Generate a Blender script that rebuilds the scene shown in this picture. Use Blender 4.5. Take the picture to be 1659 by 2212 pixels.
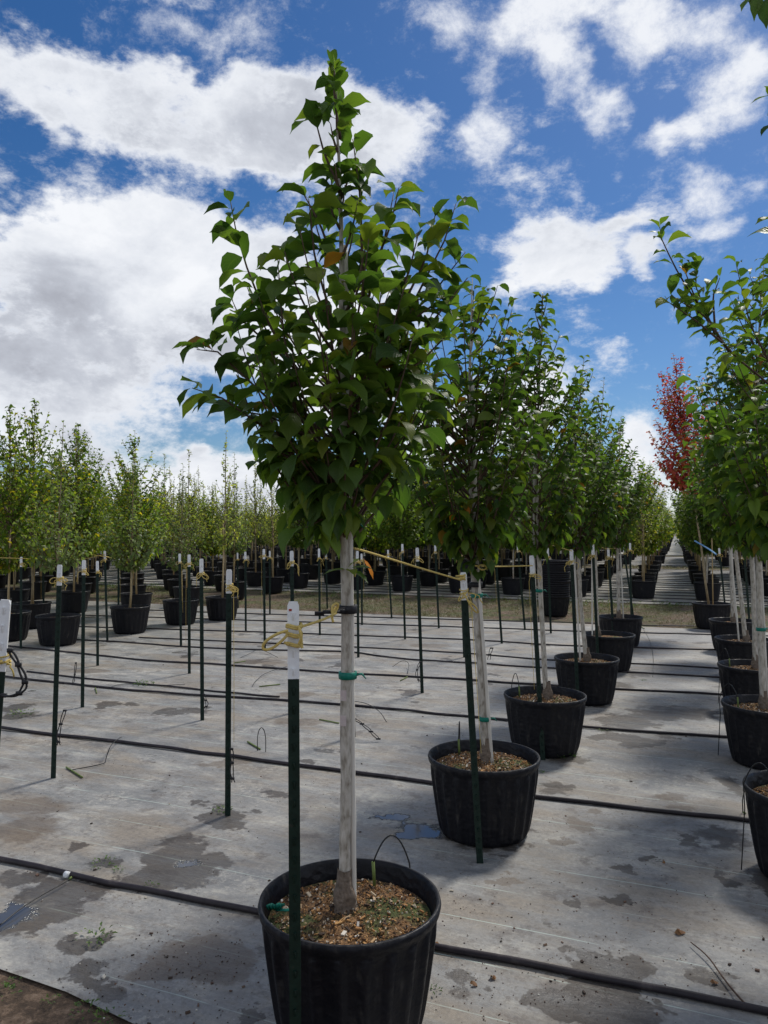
import bpy, math, random
import numpy as np
from mathutils import Vector, Matrix

for o in list(bpy.data.objects):
    bpy.data.objects.remove(o)
C = bpy.context.scene.collection
R = math.radians
rnd = random.Random(7)

# ------------------------------------------------------------------ camera
F = 1640.0; CX, CY = 829.5, 1106.0; HZ = 1142.0; CAMZ = 1.67
PITCH = math.atan((HZ - CY) / F)
cam_d = bpy.data.cameras.new('camera'); cam = bpy.data.objects.new('camera', cam_d); C.objects.link(cam)
cam_d.sensor_fit = 'VERTICAL'; cam_d.sensor_height = 36; cam_d.sensor_width = 27
cam_d.lens = 36 * F / 2212.0
cam_d.clip_start = 0.05; cam_d.clip_end = 6000
cam.location = (0, 0, CAMZ); cam.rotation_euler = (R(90) + PITCH, 0, 0)
bpy.context.scene.camera = cam

def ray(px, py):
    x = (px - CX) / F; v = (CY - py) / F
    return Vector((x, math.cos(PITCH) - v * math.sin(PITCH), math.sin(PITCH) + v * math.cos(PITCH)))
def G(px, py, z=0.0):            # point at height z under that line of sight
    d = ray(px, py); t = (z - CAMZ) / d.z
    return Vector((d.x * t, d.y * t, z))
def P(px, py, Y):                # point at distance Y
    d = ray(px, py); t = Y / d.y
    return Vector((d.x * t, Y, CAMZ + d.z * t))

# ------------------------------------------------------------------ node helpers
class NT:
    def __init__(s, nt): s.nt = nt
    def n(s, t, **k):
        nd = s.nt.nodes.new(t)
        for a, b in k.items(): setattr(nd, a, b)
        return nd
    def l(s, a, b): s.nt.links.new(a, b)
    def setin(s, sock, v):
        if hasattr(v, 'is_linked') or isinstance(v, bpy.types.NodeSocket): s.l(v, sock)
        else: sock.default_value = v
    def math(s, op, a, b=0.0, c=0.0, clamp=False):
        m = s.n('ShaderNodeMath', operation=op, use_clamp=clamp)
        for i, v in enumerate((a, b, c)): s.setin(m.inputs[i], v)
        return m.outputs[0]
    def vm(s, op, a, b=None):
        m = s.n('ShaderNodeVectorMath', operation=op)
        s.setin(m.inputs[0], a)
        if b is not None: s.setin(m.inputs[1], b)
        return m.outputs['Value'] if op == 'LENGTH' else m.outputs[0]
    def mr(s, v, a, b, c=0.0, d=1.0, smooth=True):
        m = s.n('ShaderNodeMapRange', interpolation_type='SMOOTHSTEP' if smooth else 'LINEAR')
        for i, x in enumerate((v, a, b, c, d)): s.setin(m.inputs[i], x)
        return m.outputs[0]
    def noise(s, vec, scale, detail=4, rough=.55, dist=0.0, lac=2.0, color=False):
        m = s.n('ShaderNodeTexNoise'); s.l(vec, m.inputs['Vector'])
        m.inputs['Scale'].default_value = scale; m.inputs['Detail'].default_value = detail
        m.inputs['Roughness'].default_value = rough; m.inputs['Distortion'].default_value = dist
        m.inputs['Lacunarity'].default_value = lac
        return m.outputs['Color'] if color else m.outputs[0]
    def mix(s, f, a, b):
        m = s.n('ShaderNodeMix', data_type='RGBA')
        s.setin(m.inputs[0], f)
        for k, v in ((6, a), (7, b)):
            if isinstance(v, tuple): v = v if len(v) == 4 else v + (1,)
            s.setin(m.inputs[k], v)
        return m.outputs[2]
    def ramp(s, f, stops, interp='LINEAR'):
        m = s.n('ShaderNodeValToRGB'); e = m.color_ramp; e.interpolation = interp
        while len(e.elements) < len(stops): e.elements.new(.5)
        for el, (p, c) in zip(e.elements, stops):
            el.position = p; el.color = tuple(c) + (1,)
        s.l(f, m.inputs[0]); return m.outputs[0]
    def blobs(s, vec, bl, inner=0.0):
        out = None
        for (cx, cy, rx, ry, w) in bl:
            d = s.vm('SUBTRACT', vec, (cx, cy, 0)); d = s.vm('MULTIPLY', d, (1 / rx, 1 / ry, 0))
            v = s.mr(s.vm('LENGTH', d), inner, 1.0, w, 0.0)
            out = v if out is None else s.math('ADD', out, v)
        return out
    def comb(s, x, y, z=0.0):
        m = s.n('ShaderNodeCombineXYZ'); s.setin(m.inputs[0], x); s.setin(m.inputs[1], y); s.setin(m.inputs[2], z); return m.outputs[0]

# ------------------------------------------------------------------ world: sky with clouds
SUN_AZ, SUN_EL = R(38), R(50)
sc = bpy.context.scene
w = bpy.data.worlds.new('World'); sc.world = w; w.use_nodes = True
w.node_tree.nodes.clear(); W = NT(w.node_tree)
out = W.n('ShaderNodeOutputWorld'); bg = W.n('ShaderNodeBackground'); W.l(bg.outputs[0], out.inputs[0])
sky = W.n('ShaderNodeTexSky', sky_type='NISHITA'); sky.sun_disc = False
sky.sun_elevation = SUN_EL; sky.sun_rotation = SUN_AZ; sky.air_density = 1.0; sky.dust_density = .4; sky.ozone_density = 2.5
tc = W.n('ShaderNodeTexCoord'); D = tc.outputs['Generated']
sep = W.n('ShaderNodeSeparateXYZ'); W.l(D, sep.inputs[0])
az = W.math('ARCTAN2', sep.outputs[0], sep.outputs[1]); el = W.math('ARCSINE', sep.outputs[2])
def ae(px, py):
    d = ray(px, py).normalized(); return math.atan2(d.x, d.y), math.asin(d.z)
ND = W.vm('MULTIPLY', D, (1, 1, 1.7))
warp = W.noise(ND, 3.2, 5, .6, color=True)
warp2 = W.noise(ND, 14, 4, .6, color=True)
wv = W.vm('ADD', W.vm('MULTIPLY', W.vm('SUBTRACT', warp, (.5, .5, .5)), (.20, .14, 0)),
          W.vm('MULTIPLY', W.vm('SUBTRACT', warp2, (.5, .5, .5)), (.07, .05, 0)))
AE = W.vm('ADD', W.comb(az, el), wv)
def cb(lst):
    r = []
    for (x, y, rx, ry, wt) in lst:
        a, e = ae(x, y); a1, _ = ae(x + rx, y); _, e1 = ae(x, y - ry)
        r.append((a, e, abs(a1 - a) * 1.25, abs(e1 - e) * 1.25, wt))
    return r
dense = cb([(40, 190, 230, 130, 1), (250, 240, 210, 130, 1), (480, 270, 240, 120, 1), (650, 300, 190, 140, 1), (820, 350, 120, 110, .8),
    (330, 480, 190, 100, 1), (170, 640, 260, 110, 1), (430, 680, 250, 140, 1), (60, 580, 150, 90, .9), (150, 800, 300, 110, 1),
    (560, 530, 140, 90, .9), (250, 900, 320, 60, .8), (500, 1020, 250, 55, 1), (120, 985, 200, 40, .7),
    (1190, 545, 150, 75, 1), (1280, 600, 90, 55, .7), (1400, 965, 80, 90, .9), (1290, 790, 70, 30, .6), (1120, 600, 110, 50, .7),
    (-300, 400, 300, 500, .9), (700, 1080, 500, 50, .9), (1380, 572, 50, 40, .8), (1440, 1030, 120, 60, .6), (1335, 490, 90, 30, .6), (660, 620, 130, 90, .6), (720,820,200,150,.9),
    (940, 950, 200, 110, .7), (330, 600, 300, 200, .7), (120, 700, 260, 160, .6), (560, 760, 160, 120, .8), (380, 300, 500, 110, .35), (820, 700, 200, 160, .7), (1100, 880, 180, 100, .8), (30, 860, 200, 110, .6), (520, 600, 160, 160, .6), (200, 560, 380, 90, .5), (60, 950, 260, 50, .6), (400, 1040, 420, 60, .9), (250, 960, 300, 40, .4), (560, 1000, 120, 50, .4)])
wispy = cb([(940, 70, 90, 110, .75), (1000, 220, 60, 90, .6), (1020, 350, 70, 80, .9), (1130, 90, 130, 110, .9), (1210, 170, 100, 90, .8),
    (1300, 240, 80, 60, .8), (1260, 30, 220, 60, 1), (1480, 50, 200, 90, 1), (1620, 170, 130, 110, .9), (1490, 275, 100, 55, .9),
    (1545, 410, 100, 80, .8), (1160, 380, 40, 40, .5), (1340, 390, 36, 45, .5), (470, 110, 200, 60, .5), (560, 60, 80, 50, .35),
    (1520, 520, 70, 40, .6), (1215, 450, 30, 40, .5), (250, 10, 70, 30, .5), (1900, 500, 250, 500, .6)])
bd = W.blobs(AE, dense, .12); bw = W.blobs(AE, wispy, .1)
away = W.mr(sep.outputs[1], -.1, .5, 1.0, 0.0)          # rest of the sky, behind the viewer: broken cloud from noise alone
fb = W.math('ADD', W.math('MULTIPLY', W.noise(ND, 7.0, 12, .70, dist=.1), .75), W.math('MULTIPLY', W.noise(ND, 20, 9, .7, dist=.1), .25)); fb2 = W.noise(W.vm('MULTIPLY', D, (1, 1, 1.3)), 11, 12, .74, dist=.12)
big = W.noise(ND, 2.0, 3, .5)
cover_d = W.math('ADD', W.math('MINIMUM', bd, 1.15), W.math('MULTIPLY', W.math('SUBTRACT', fb, .5), 4.2))
cover_d = W.math('ADD', cover_d, W.math('MULTIPLY', away, W.math('MULTIPLY', W.math('SUBTRACT', big, .38), 4.0)))
a_d = W.mr(cover_d, .08, .95)
cover_w = W.math('ADD', W.math('MINIMUM', bw, 1.0), W.math('MULTIPLY', W.math('SUBTRACT', fb2, .5), 2.6))
a_w = W.mr(cover_w, .05, 1.15)
alpha = W.math('MAXIMUM', a_d, W.math('MULTIPLY', a_w, .93))
grey = cb([(200, 700, 420, 180, .35), (480, 900, 300, 90, .4), (100, 900, 300, 60, .4), (60, 780, 330, 130, .9), (380, 760, 260, 110, .8), (90, 620, 190, 90, .55), (330, 280, 240, 60, .45), (200, 960, 300, 35, .6),
           (560, 1050, 300, 35, .55), (1400, 1000, 70, 60, .3), (560, 620, 100, 80, .4), (30, 260, 170, 60, .35), (620, 360, 170, 60, .3)])
gsum = W.blobs(AE, grey, .1)
fb3 = W.noise(W.vm('ADD', ND, (.03, .02, .045)), 5.0, 9, .62, dist=.2)
thick = W.mr(cover_d, .35, 1.3)
gmask = W.math('ADD', W.math('MULTIPLY', W.math('MINIMUM', gsum, 1.0), .55), W.math('MULTIPLY', W.math('SUBTRACT', fb3, .5), 2.4))
gmask = W.math('MULTIPLY', W.math('ADD', gmask, .26), thick, clamp=True)
ccol = W.ramp(gmask, [(0, (4.6, 4.7, 4.9)), (.3, (3.9, 4.05, 4.35)), (.65, (2.8, 2.95, 3.3)), (1, (2.1, 2.2, 2.5))])
skyc = W.n('ShaderNodeHueSaturation'); skyc.inputs['Saturation'].default_value = 1.30; skyc.inputs['Value'].default_value = .36
W.l(sky.outputs[0], skyc.inputs['Color'])
tint = W.vm('MULTIPLY', skyc.outputs[0], (.80, .92, 1.08))
fin = W.mix(alpha, tint, ccol)
W.l(fin, bg.inputs[0]); bg.inputs[1].default_value = .15

sl = bpy.data.lights.new('sun', 'SUN'); sl.energy = 2.3; sl.angle = R(9); sl.color = (1, .95, .87)
so = bpy.data.objects.new('sun', sl); C.objects.link(so)
S = Vector((math.sin(SUN_AZ) * math.cos(SUN_EL), math.cos(SUN_AZ) * math.cos(SUN_EL), math.sin(SUN_EL)))
so.rotation_euler = S.to_track_quat('Z', 'Y').to_euler(); so.location = (0, 0, 30)
sc.view_settings.view_transform = 'Standard'; sc.view_settings.look = 'None'; sc.view_settings.gamma = 1
sc.view_settings.exposure = 0.42
sc.cycles.max_bounces = 8; sc.cycles.transmission_bounces = 6; sc.cycles.transparent_max_bounces = 4

# ------------------------------------------------------------------ materials
def mat(name):
    m = bpy.data.materials.new(name); m.use_nodes = True
    T = NT(m.node_tree); b = m.node_tree.nodes['Principled BSDF']
    return m, T, b
def setp(b, **k):
    for a, v in k.items():
        b.inputs[a.replace('_', ' ')].default_value = v
def bump(T, b, h, s=.3, d=.01):
    n = T.n('ShaderNodeBump'); n.inputs['Strength'].default_value = s; n.inputs['Distance'].default_value = d
    T.l(h, n.inputs['Height']); T.l(n.outputs[0], b.inputs['Normal'])

def m_leaf(name, stops, trans=.45, rough=.45, veins=False, spec=.35, tcol=(1.25, 1.35, .55)):
    m, T, b = mat(name); nt = m.node_tree
    geo = T.n('ShaderNodeNewGeometry'); col = T.ramp(geo.outputs['Random Per Island'], stops)
    oi = T.n('ShaderNodeObjectInfo')
    hs = T.n('ShaderNodeHueSaturation'); T.l(col, hs.inputs['Color'])
    T.setin(hs.inputs['Value'], T.mr(oi.outputs['Random'], 0, 1, .85, 1.15, False))
    col = hs.outputs[0]
    if veins:
        uv = T.n('ShaderNodeUVMap'); sp = T.n('ShaderNodeSeparateXYZ'); T.l(uv.outputs[0], sp.inputs[0])
        ax = T.math('ABSOLUTE', T.math('SUBTRACT', sp.outputs[0], .5))
        ph = T.math('SUBTRACT', T.math('MULTIPLY', sp.outputs[1], 60), T.math('MULTIPLY', ax, 34))
        sv = T.math('POWER', T.math('ABSOLUTE', T.math('COSINE', T.math('MULTIPLY', ph, .5))), 6)
        mid = T.mr(ax, 0, .05, 1, 0)
        v = T.math('MAXIMUM', T.math('MULTIPLY', sv, .35), mid)
        col = T.mix(T.math('MULTIPLY', v, .35), col, (.12, .17, .045))
        bump(T, b, T.math('MULTIPLY', v, -1), .35, .004)
    T.l(col, b.inputs['Base Color']); setp(b, Roughness=rough, Specular_IOR_Level=spec)
    tr = T.n('ShaderNodeBsdfTranslucent')
    T.l(T.vm('MULTIPLY', col, tcol), tr.inputs[0])
    mx = T.n('ShaderNodeMixShader'); mx.inputs[0].default_value = trans
    T.l(b.outputs[0], mx.inputs[1]); T.l(tr.outputs[0], mx.inputs[2])
    T.l(mx.outputs[0], nt.nodes['Material Output'].inputs[0])
    return m
g = [(0, (.045, .09, .024)), (.4, (.085, .15, .028)), (.8, (.15, .22, .035)), (.98, (.19, .22, .03)), (1, (.26, .10, .02))]
M = {}
M['leaf'] = m_leaf('elm_leaf', g, .52, .42, True, .3, tcol=(1.12, 1.3, .55))
M['leaf_maple'] = m_leaf('maple_leaf', [(0, (.075, .14, .025)), (.55, (.15, .22, .035)), (.88, (.28, .31, .035)), (1, (.55, .42, .03))], .6)
M['leaf_oak'] = m_leaf('oak_leaf', [(0, (.085, .13, .05)), (.6, (.16, .21, .08)), (1, (.26, .31, .11))], .5)
M['leaf_dense'] = m_leaf('dense_leaf', [(0, (.06, .11, .018)), (.6, (.13, .20, .03)), (1, (.22, .29, .045))], .55)
M['leaf_airy'] = m_leaf('airy_leaf', [(0, (.17, .22, .06)), (.5, (.28, .33, .08)), (1, (.45, .42, .09))], .58)
M['leaf_red'] = m_leaf('red_leaf', [(0, (.35, .05, .05)), (.4, (.60, .10, .09)), (.7, (.65, .22, .10)), (.88, (.5, .3, .08)), (1, (.2, .24, .05))], .45, tcol=(1.3, .9, .6))

def m_noise(name, stops, scale, rough=.8, bstr=.3, bdist=.005, coords='Object', stretch=(1, 1, 1), detail=5, spec=.3, metallic=0):
    m, T, b = mat(name); tcx = T.n('ShaderNodeTexCoord')
    v = T.vm('MULTIPLY', tcx.outputs[coords], stretch)
    n = T.noise(v, scale, detail, .6); T.l(T.ramp(n, stops), b.inputs['Base Color'])
    setp(b, Roughness=rough, Specular_IOR_Level=spec, Metallic=metallic)
    if bstr: bump(T, b, n, bstr, bdist)
    return m
M['bark'] = m_noise('young_bark', [(.3, (.22, .19, .15)), (.5, (.46, .42, .36)), (.7, (.60, .56, .50))], 60, .85, .5, .004, stretch=(1, 1, .35))
M['bark_bg'] = m_noise('pale_bark', [(.3, (.22, .17, .10)), (.7, (.40, .32, .2))], 20, .85, .2)
M['bark_root'] = m_noise('root_bark', [(.3, (.10, .075, .055)), (.7, (.24, .19, .15))], 70, .9, .8, .006)
M['twig'] = m_noise('twig_bark', [(.3, (.06, .035, .025)), (.7, (.14, .09, .06))], 50, .7, .2)
M['stake'] = m_noise('bamboo_cane', [(.3, (.52, .48, .42)), (.7, (.78, .74, .67))], 30, .6, .2, stretch=(1, 1, .1))
M['stake_warm'] = m_noise('fresh_cane', [(.3, (.45, .33, .17)), (.7, (.66, .52, .3))], 30, .6, .2, stretch=(1, 1, .1))
M['green_paint'] = m_noise('green_post_paint', [(.3, (.005, .014, .010)), (.62, (.008, .024, .017)), (.8, (.035, .035, .028))], 45, .42, .1, .002)
M['white_paint'] = m_noise('white_post_paint', [(.25, (.45, .42, .38)), (.4, (.78, .79, .8)), (.7, (.86, .87, .88))], 35, .5, .1, .002)
M['red_mark'] = m_noise('red_mark', [(.3, (.3, .03, .02)), (.7, (.35, .05, .03))], 35, .5, 0)
M['twine'] = m_noise('yellow_twine', [(.3, (.50, .36, .09)), (.7, (.72, .56, .2))], 300, .85, .5, .002)
M['strap'] = m_noise('black_rubber_strap', [(.3, (.012, .012, .014)), (.7, (.03, .03, .035))], 80, .5, .2, .002)
M['tape'] = m_noise('green_tape', [(.3, (.0, .12, .085)), (.7, (.01, .22, .16))], 60, .45, .1, .001)
M['blue_tape'] = m_noise('blue_ribbon', [(.3, (.01, .05, .4)), (.7, (.02, .09, .55))], 40, .5, .1, .001)
M['tag'] = m_noise('faded_pink_tag', [(.3, (.5, .4, .4)), (.7, (.62, .55, .52))], 60, .6, .1, .001)
M['hose'] = m_noise('irrigation_hose', [(.3, (.014, .011, .013)), (.6, (.035, .028, .032)), (.75, (.09, .075, .07))], 9, .42, .15, .002)
M['drip'] = m_noise('drip_tube', [(.3, (.01, .01, .01)), (.7, (.03, .03, .03))], 30, .35, 0)
M['emit'] = m_noise('green_drip_stake', [(.3, (.10, .14, .035)), (.7, (.17, .22, .06))], 30, .5, 0)
M['weed'] = m_leaf('weed_leaf', [(0, (.05, .10, .02)), (.6, (.10, .18, .04)), (1, (.2, .26, .08))], .3)
M['drygrass'] = m_leaf('dry_grass', [(0, (.07, .09, .03)), (.5, (.14, .13, .05)), (1, (.28, .23, .11))], .25, tcol=(1.1, 1.1, .8))
M['dead'] = m_leaf('dead_leaf', [(0, (.10, .04, .02)), (1, (.28, .15, .07))], .2, .7)
M['orange'] = m_leaf('orange_leaf', [(0, (.6, .16, .01)), (1, (.75, .3, .02))], .45, tcol=(1, .9, .6))

# black nursery plastic, dusty towards patches
m, T, b = mat('black_pot_plastic'); tcx = T.n('ShaderNodeTexCoord'); v = tcx.outputs['Object']
n1 = T.noise(v, 9, 6, .65); n2 = T.noise(T.vm('MULTIPLY', v, (1, 1, .12)), 40, 4, .6)
f = T.math('MULTIPLY', T.mr(n1, .48, .75), T.mr(n2, .45, .7), clamp=True)
T.l(T.mix(T.math('MULTIPLY', f, .9), (.0055, .0055, .0085), (.060, .054, .048)), b.inputs['Base Color'])
T.l(T.mr(n1, .3, .7, .4, .65), b.inputs['Roughness']); setp(b, Specular_IOR_Level=.3)
vo = T.n('ShaderNodeTexVoronoi'); vo.inputs['Scale'].default_value = 26; T.l(T.vm('MULTIPLY', v, (1, 1, 1.5)), vo.inputs['Vector'])
bump(T, b, T.math('ADD', T.noise(v, 35, 3, .5), T.math('MULTIPLY', vo.outputs['Distance'], .9)), .55, .007); M['pot'] = m

# potting soil
m, T, b = mat('potting_soil'); v = T.n('ShaderNodeTexCoord').outputs['Object']
n1 = T.noise(v, 7, 4, .6); n2 = T.noise(v, 90, 4, .7)
base = T.ramp(n2, [(.3, (.03, .02, .012)), (.48, (.18, .10, .045)), (.6, (.38, .20, .08)), (.75, (.5, .36, .22))])
gr = T.ramp(n2, [(.3, (.03, .035, .012)), (.6, (.11, .13, .035)), (.75, (.2, .2, .08))])
T.l(T.mix(T.mr(n1, .45, .58), base, gr), b.inputs['Base Color']); setp(b, Roughness=.95)
bump(T, b, n2, 1, .02); M['soil'] = m
m, T, b = mat('wood_chips'); geo = T.n('ShaderNodeNewGeometry')
T.l(T.ramp(geo.outputs['Random Per Island'], [(0, (.02, .013, .01)), (.25, (.06, .035, .02)), (.5, (.28, .13, .045)), (.78, (.45, .25, .09)), (.9, (.5, .42, .3)), (1, (.75, .7, .62))]), b.inputs['Base Color'])
setp(b, Roughness=.9); M['chips'] = m
m, T, b = mat('litter_bits'); geo = T.n('ShaderNodeNewGeometry')
T.l(T.ramp(geo.outputs['Random Per Island'], [(0, (.02, .015, .01)), (.5, (.08, .045, .03)), (.8, (.16, .09, .06)), (.93, (.2, .16, .1)), (1, (.65, .62, .55))]), b.inputs['Base Color'])
setp(b, Roughness=.85); M['litter'] = m

# woven ground cover
ROWD = Vector((.38, .925)).normalized(); ACR = Vector((ROWD.y, -ROWD.x))
def m_fabric(name, wet, puddle, brown):
    m, T, b = mat(name); geo = T.n('ShaderNodeNewGeometry'); v = geo.outputs['Position']
    sp = T.n('ShaderNodeSeparateXYZ'); T.l(v, sp.inputs[0]); X, Y = sp.outputs[0], sp.outputs[1]
    al = T.math('ADD', T.math('MULTIPLY', X, ROWD.x), T.math('MULTIPLY', Y, ROWD.y))      # along the rows
    ac = T.math('ADD', T.math('MULTIPLY', X, ACR.x), T.math('MULTIPLY', Y, ACR.y))
    rc = T.comb(ac, al)
    n_big = T.noise(rc, .9, 5, .6); n_mid = T.noise(T.vm('MULTIPLY', rc, (.8, 1.6, 1)), 3.2, 9, .74, dist=.4); n_fine = T.noise(rc, 45, 5, .7)
    n_b2 = T.noise(T.vm('MULTIPLY', T.vm('ADD', rc, (31, 7, 0)), (.6, 1.5, 1)), 1.7, 7, .66)
    col = T.ramp(T.math('ADD', T.math('MULTIPLY', n_big, .4), T.math('MULTIPLY', n_mid, .6)),
                 [(.34, (.125, .128, .128)), (.43, (.20, .202, .198)), (.52, (.285, .282, .268)), (.6, (.44, .42, .37))])
    col = T.mix(T.math('MULTIPLY', T.mr(n_b2, .44, .64), .75), col, (.265, .218, .16))
    col = T.mix(T.math('MULTIPLY', T.mr(T.noise(T.vm('ADD', rc, (5, 50, 0)), 5.5, 6, .72), .53, .66), .6), col, (.085, .068, .06))
    col = T.mix(T.math('MULTIPLY', T.mr(n_fine, .35, .75), .38), col, (.10, .095, .095))
    col = T.mix(T.math('MULTIPLY', T.mr(T.noise(rc, 110, 3, .6), .62, .72), .45), col, (.55, .53, .48))
    n_g = T.noise(T.vm('ADD', rc, (17, 9, 0)), 26, 8, .78); n_gm = T.noise(T.vm('ADD', rc, (3, 29, 0)), 1.5, 5, .65)
    col = T.mix(T.math('MULTIPLY', T.math('MULTIPLY', T.mr(n_g, .5, .6), T.mr(n_gm, .42, .62)), .62), col, (.13, .105, .085))
    col = T.mix(T.math('MULTIPLY', T.math('MULTIPLY', T.mr(n_g, .42, .5, 1, 0), T.mr(n_gm, .5, .36, 0, 1)), .5), col, (.5, .47, .40))
    # sown dirt flecks
    vo = T.n('ShaderNodeTexVoronoi'); vo.inputs['Scale'].default_value = 38; T.l(rc, vo.inputs['Vector'])
    fl = T.math('MULTIPLY', T.mr(vo.outputs['Distance'], .08, .2, 1, 0), T.mr(T.noise(rc, 2.3, 4, .6), .5, .62))
    col = T.mix(T.math('MULTIPLY', fl, .6), col, (.06, .04, .03))
    # pale marker threads woven in, one every 30 cm across the rows
    ph = T.math('FRACT', T.math('DIVIDE', T.math('ADD', al, T.math('MULTIPLY', T.noise(rc, .7, 2), .05)), .305))
    ln = T.mr(T.math('ABSOLUTE', T.math('SUBTRACT', ph, .5)), .004, .012, 1, 0)
    ln = T.math('MULTIPLY', ln, T.mr(T.noise(T.vm('MULTIPLY', rc, (1, 3, 1)), 1.4, 4, .7), .42, .6))
    col = T.mix(T.math('MULTIPLY', ln, .8), col, (.5, .6, .53))
    wv_ = T.math('MULTIPLY', T.math('SINE', T.math('MULTIPLY', al, 900)), T.math('SINE', T.math('MULTIPLY', ac, 900)))
    n_wr = T.noise(T.vm('MULTIPLY', rc, (.5, 3.0, 1)), 2.2, 4, .6)
    rough = T.mr(n_mid, .35, .65, .45, .72)
    wxy = T.vm('ADD', T.comb(X, Y), T.vm('MULTIPLY', T.vm('SUBTRACT', T.noise(rc, 5, 5, .65, color=True), (.5, .5, .5)), (.36, .36, 0)))
    bn = None
    if wet:
        n_w = T.noise(T.vm('ADD', rc, (41, 13, 0)), 6, 9, .72)
        wm = T.math('ADD', T.math('ADD', T.blobs(wxy, wet, .25), T.math('MULTIPLY', T.math('SUBTRACT', n_w, .5), T.mr(T.blobs(wxy, wet, .0), 0, .12, 0, 3.4))), T.mr(T.noise(T.vm('ADD', rc, (11, 3, 0)), 1.1, 6, .62), .60, .66, 0, 1))
        wm = T.math('MULTIPLY', T.mr(wm, .28, .62), T.mr(n_mid, .3, .6, .6, 1.0))
        dark = T.vm('MULTIPLY', col, (.32, .28, .245))
        col = T.mix(wm, col, T.mix(.25, dark, (.045, .04, .038)))
        rough = T.math('SUBTRACT', rough, T.math('MULTIPLY', wm, .14))
        pm = T.mr(T.math('ADD', T.blobs(wxy, puddle, .2), T.math('MULTIPLY', T.math('SUBTRACT', n_w, .5), T.mr(T.blobs(wxy, puddle, 0), 0, .2, 0, 2.5))), .3, .75)
        col = T.mix(pm, col, (.075, .08, .09)); rough = T.math('MULTIPLY', rough, T.math('SUBTRACT', 1, T.math('MULTIPLY', pm, .86)))
        bs = T.math('SUBTRACT', 1, pm)
        bmn = T.mr(T.blobs(wxy, brown, .3), .3, .8)
        col = T.mix(T.math('MULTIPLY', bmn, .55), col, (.10, .065, .035))
    else: bs = 1.0
    T.l(col, b.inputs['Base Color']); T.setin(b.inputs['Roughness'], rough); setp(b, Specular_IOR_Level=.5)
    h = T.math('MULTIPLY', T.math('ADD', T.math('ADD', T.math('MULTIPLY', n_mid, 3), T.math('ADD', n_fine, T.math('MULTIPLY', wv_, .12))), T.math('MULTIPLY', n_wr, 7)), bs)
    bump(T, b, h, .45, .006)
    return m
def gb(l):   # pixel ellipses on the ground -> metres
    r = []
    for (x, y, rx, ry) in l:
        c = G(x, y); e = G(x + rx, y); a = G(x, y - ry)
        r.append((c.x, c.y, abs(e.x - c.x) * 1.0, abs(a.y - c.y) * .95, 1))
    return r
wet = gb([(370, 1850, 100, 70), (330, 1905, 130, 30), (420, 1880, 90, 50), (120, 1935, 150, 50), (60, 1985, 110, 60), (180, 2030, 80, 30), (30, 1900, 60, 30),
          (190, 2090, 90, 40), (240, 2140, 80, 40), (160, 1835, 30, 18), (225, 1868, 50, 18), (600, 1715, 60, 12), (1060, 1800, 130, 60), (960, 1790, 80, 35),
          (1240, 1945, 38, 13), (1335, 1942, 52, 20), (1355, 1876, 28, 16), (1412, 1861, 26, 14), (1490, 1815, 30, 22), (1560, 1810, 70, 40), (1570, 1895, 30, 28), (1640, 1900, 40, 40),
          (1555, 2115, 75, 36), (1000, 2130, 80, 45), (540, 2190, 50, 30), (1350, 1560, 90, 22), (1450, 1540, 160, 22),
          (30, 1530, 50, 15), (45, 1545, 60, 12), (1590, 1700, 40, 40), (1200, 1700, 40, 30), (1330, 1480, 60, 12), (1230, 1640, 60, 18), (700, 1620, 40, 8)])
puddle = gb([(905, 1795, 95, 34), (15, 1985, 75, 50), (850, 1765, 60, 16), (400, 1868, 50, 12)])
brown = gb([(1250, 1780, 30, 30), (1290, 1752, 30, 12), (1480, 1745, 60, 14), (60, 1790, 120, 40), (1420, 1400, 60, 8), (640, 1500, 60, 12), (1215, 1815, 50, 10),
            (200, 1450, 60, 8), (480, 2080, 120, 60), (350, 2100, 120, 30), (60, 1740, 120, 30), (480, 1650, 80, 12), (640, 1560, 90, 14), (1440, 1720, 60, 10), (1100, 1900, 60, 14), (560, 1430, 100, 9), (130, 1590, 100, 10), (430, 2060, 150, 60), (720, 1420, 60, 8), (930, 1395, 70, 8)])
M['fabric'] = m_fabric('woven_ground_cover', wet, puddle, brown)
M['fabric_far'] = m_fabric('woven_ground_cover_far', None, None, None)
m, T, b = mat('bare_earth'); geo = T.n('ShaderNodeNewGeometry'); v = geo.outputs['Position']
n1 = T.noise(v, 1.3, 7, .7); n2 = T.noise(v, 14, 8, .75)
c1 = T.ramp(n2, [(.32, (.03, .02, .013)), (.5, (.10, .065, .04)), (.62, (.22, .15, .10)), (.75, (.42, .36, .28))])
c2 = T.ramp(n2, [(.32, (.025, .03, .01)), (.52, (.075, .085, .025)), (.66, (.18, .17, .06)), (.76, (.35, .31, .18))])
sy = T.n('ShaderNodeSeparateXYZ'); T.l(v, sy.inputs[0])
T.l(T.mix(T.math('MULTIPLY', T.mr(n1, .42, .6), T.mr(sy.outputs[1], 8, 12)), c1, c2), b.inputs['Base Color']); setp(b, Roughness=.95); bump(T, b, n2, .9, .03); M['earth'] = m

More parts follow.
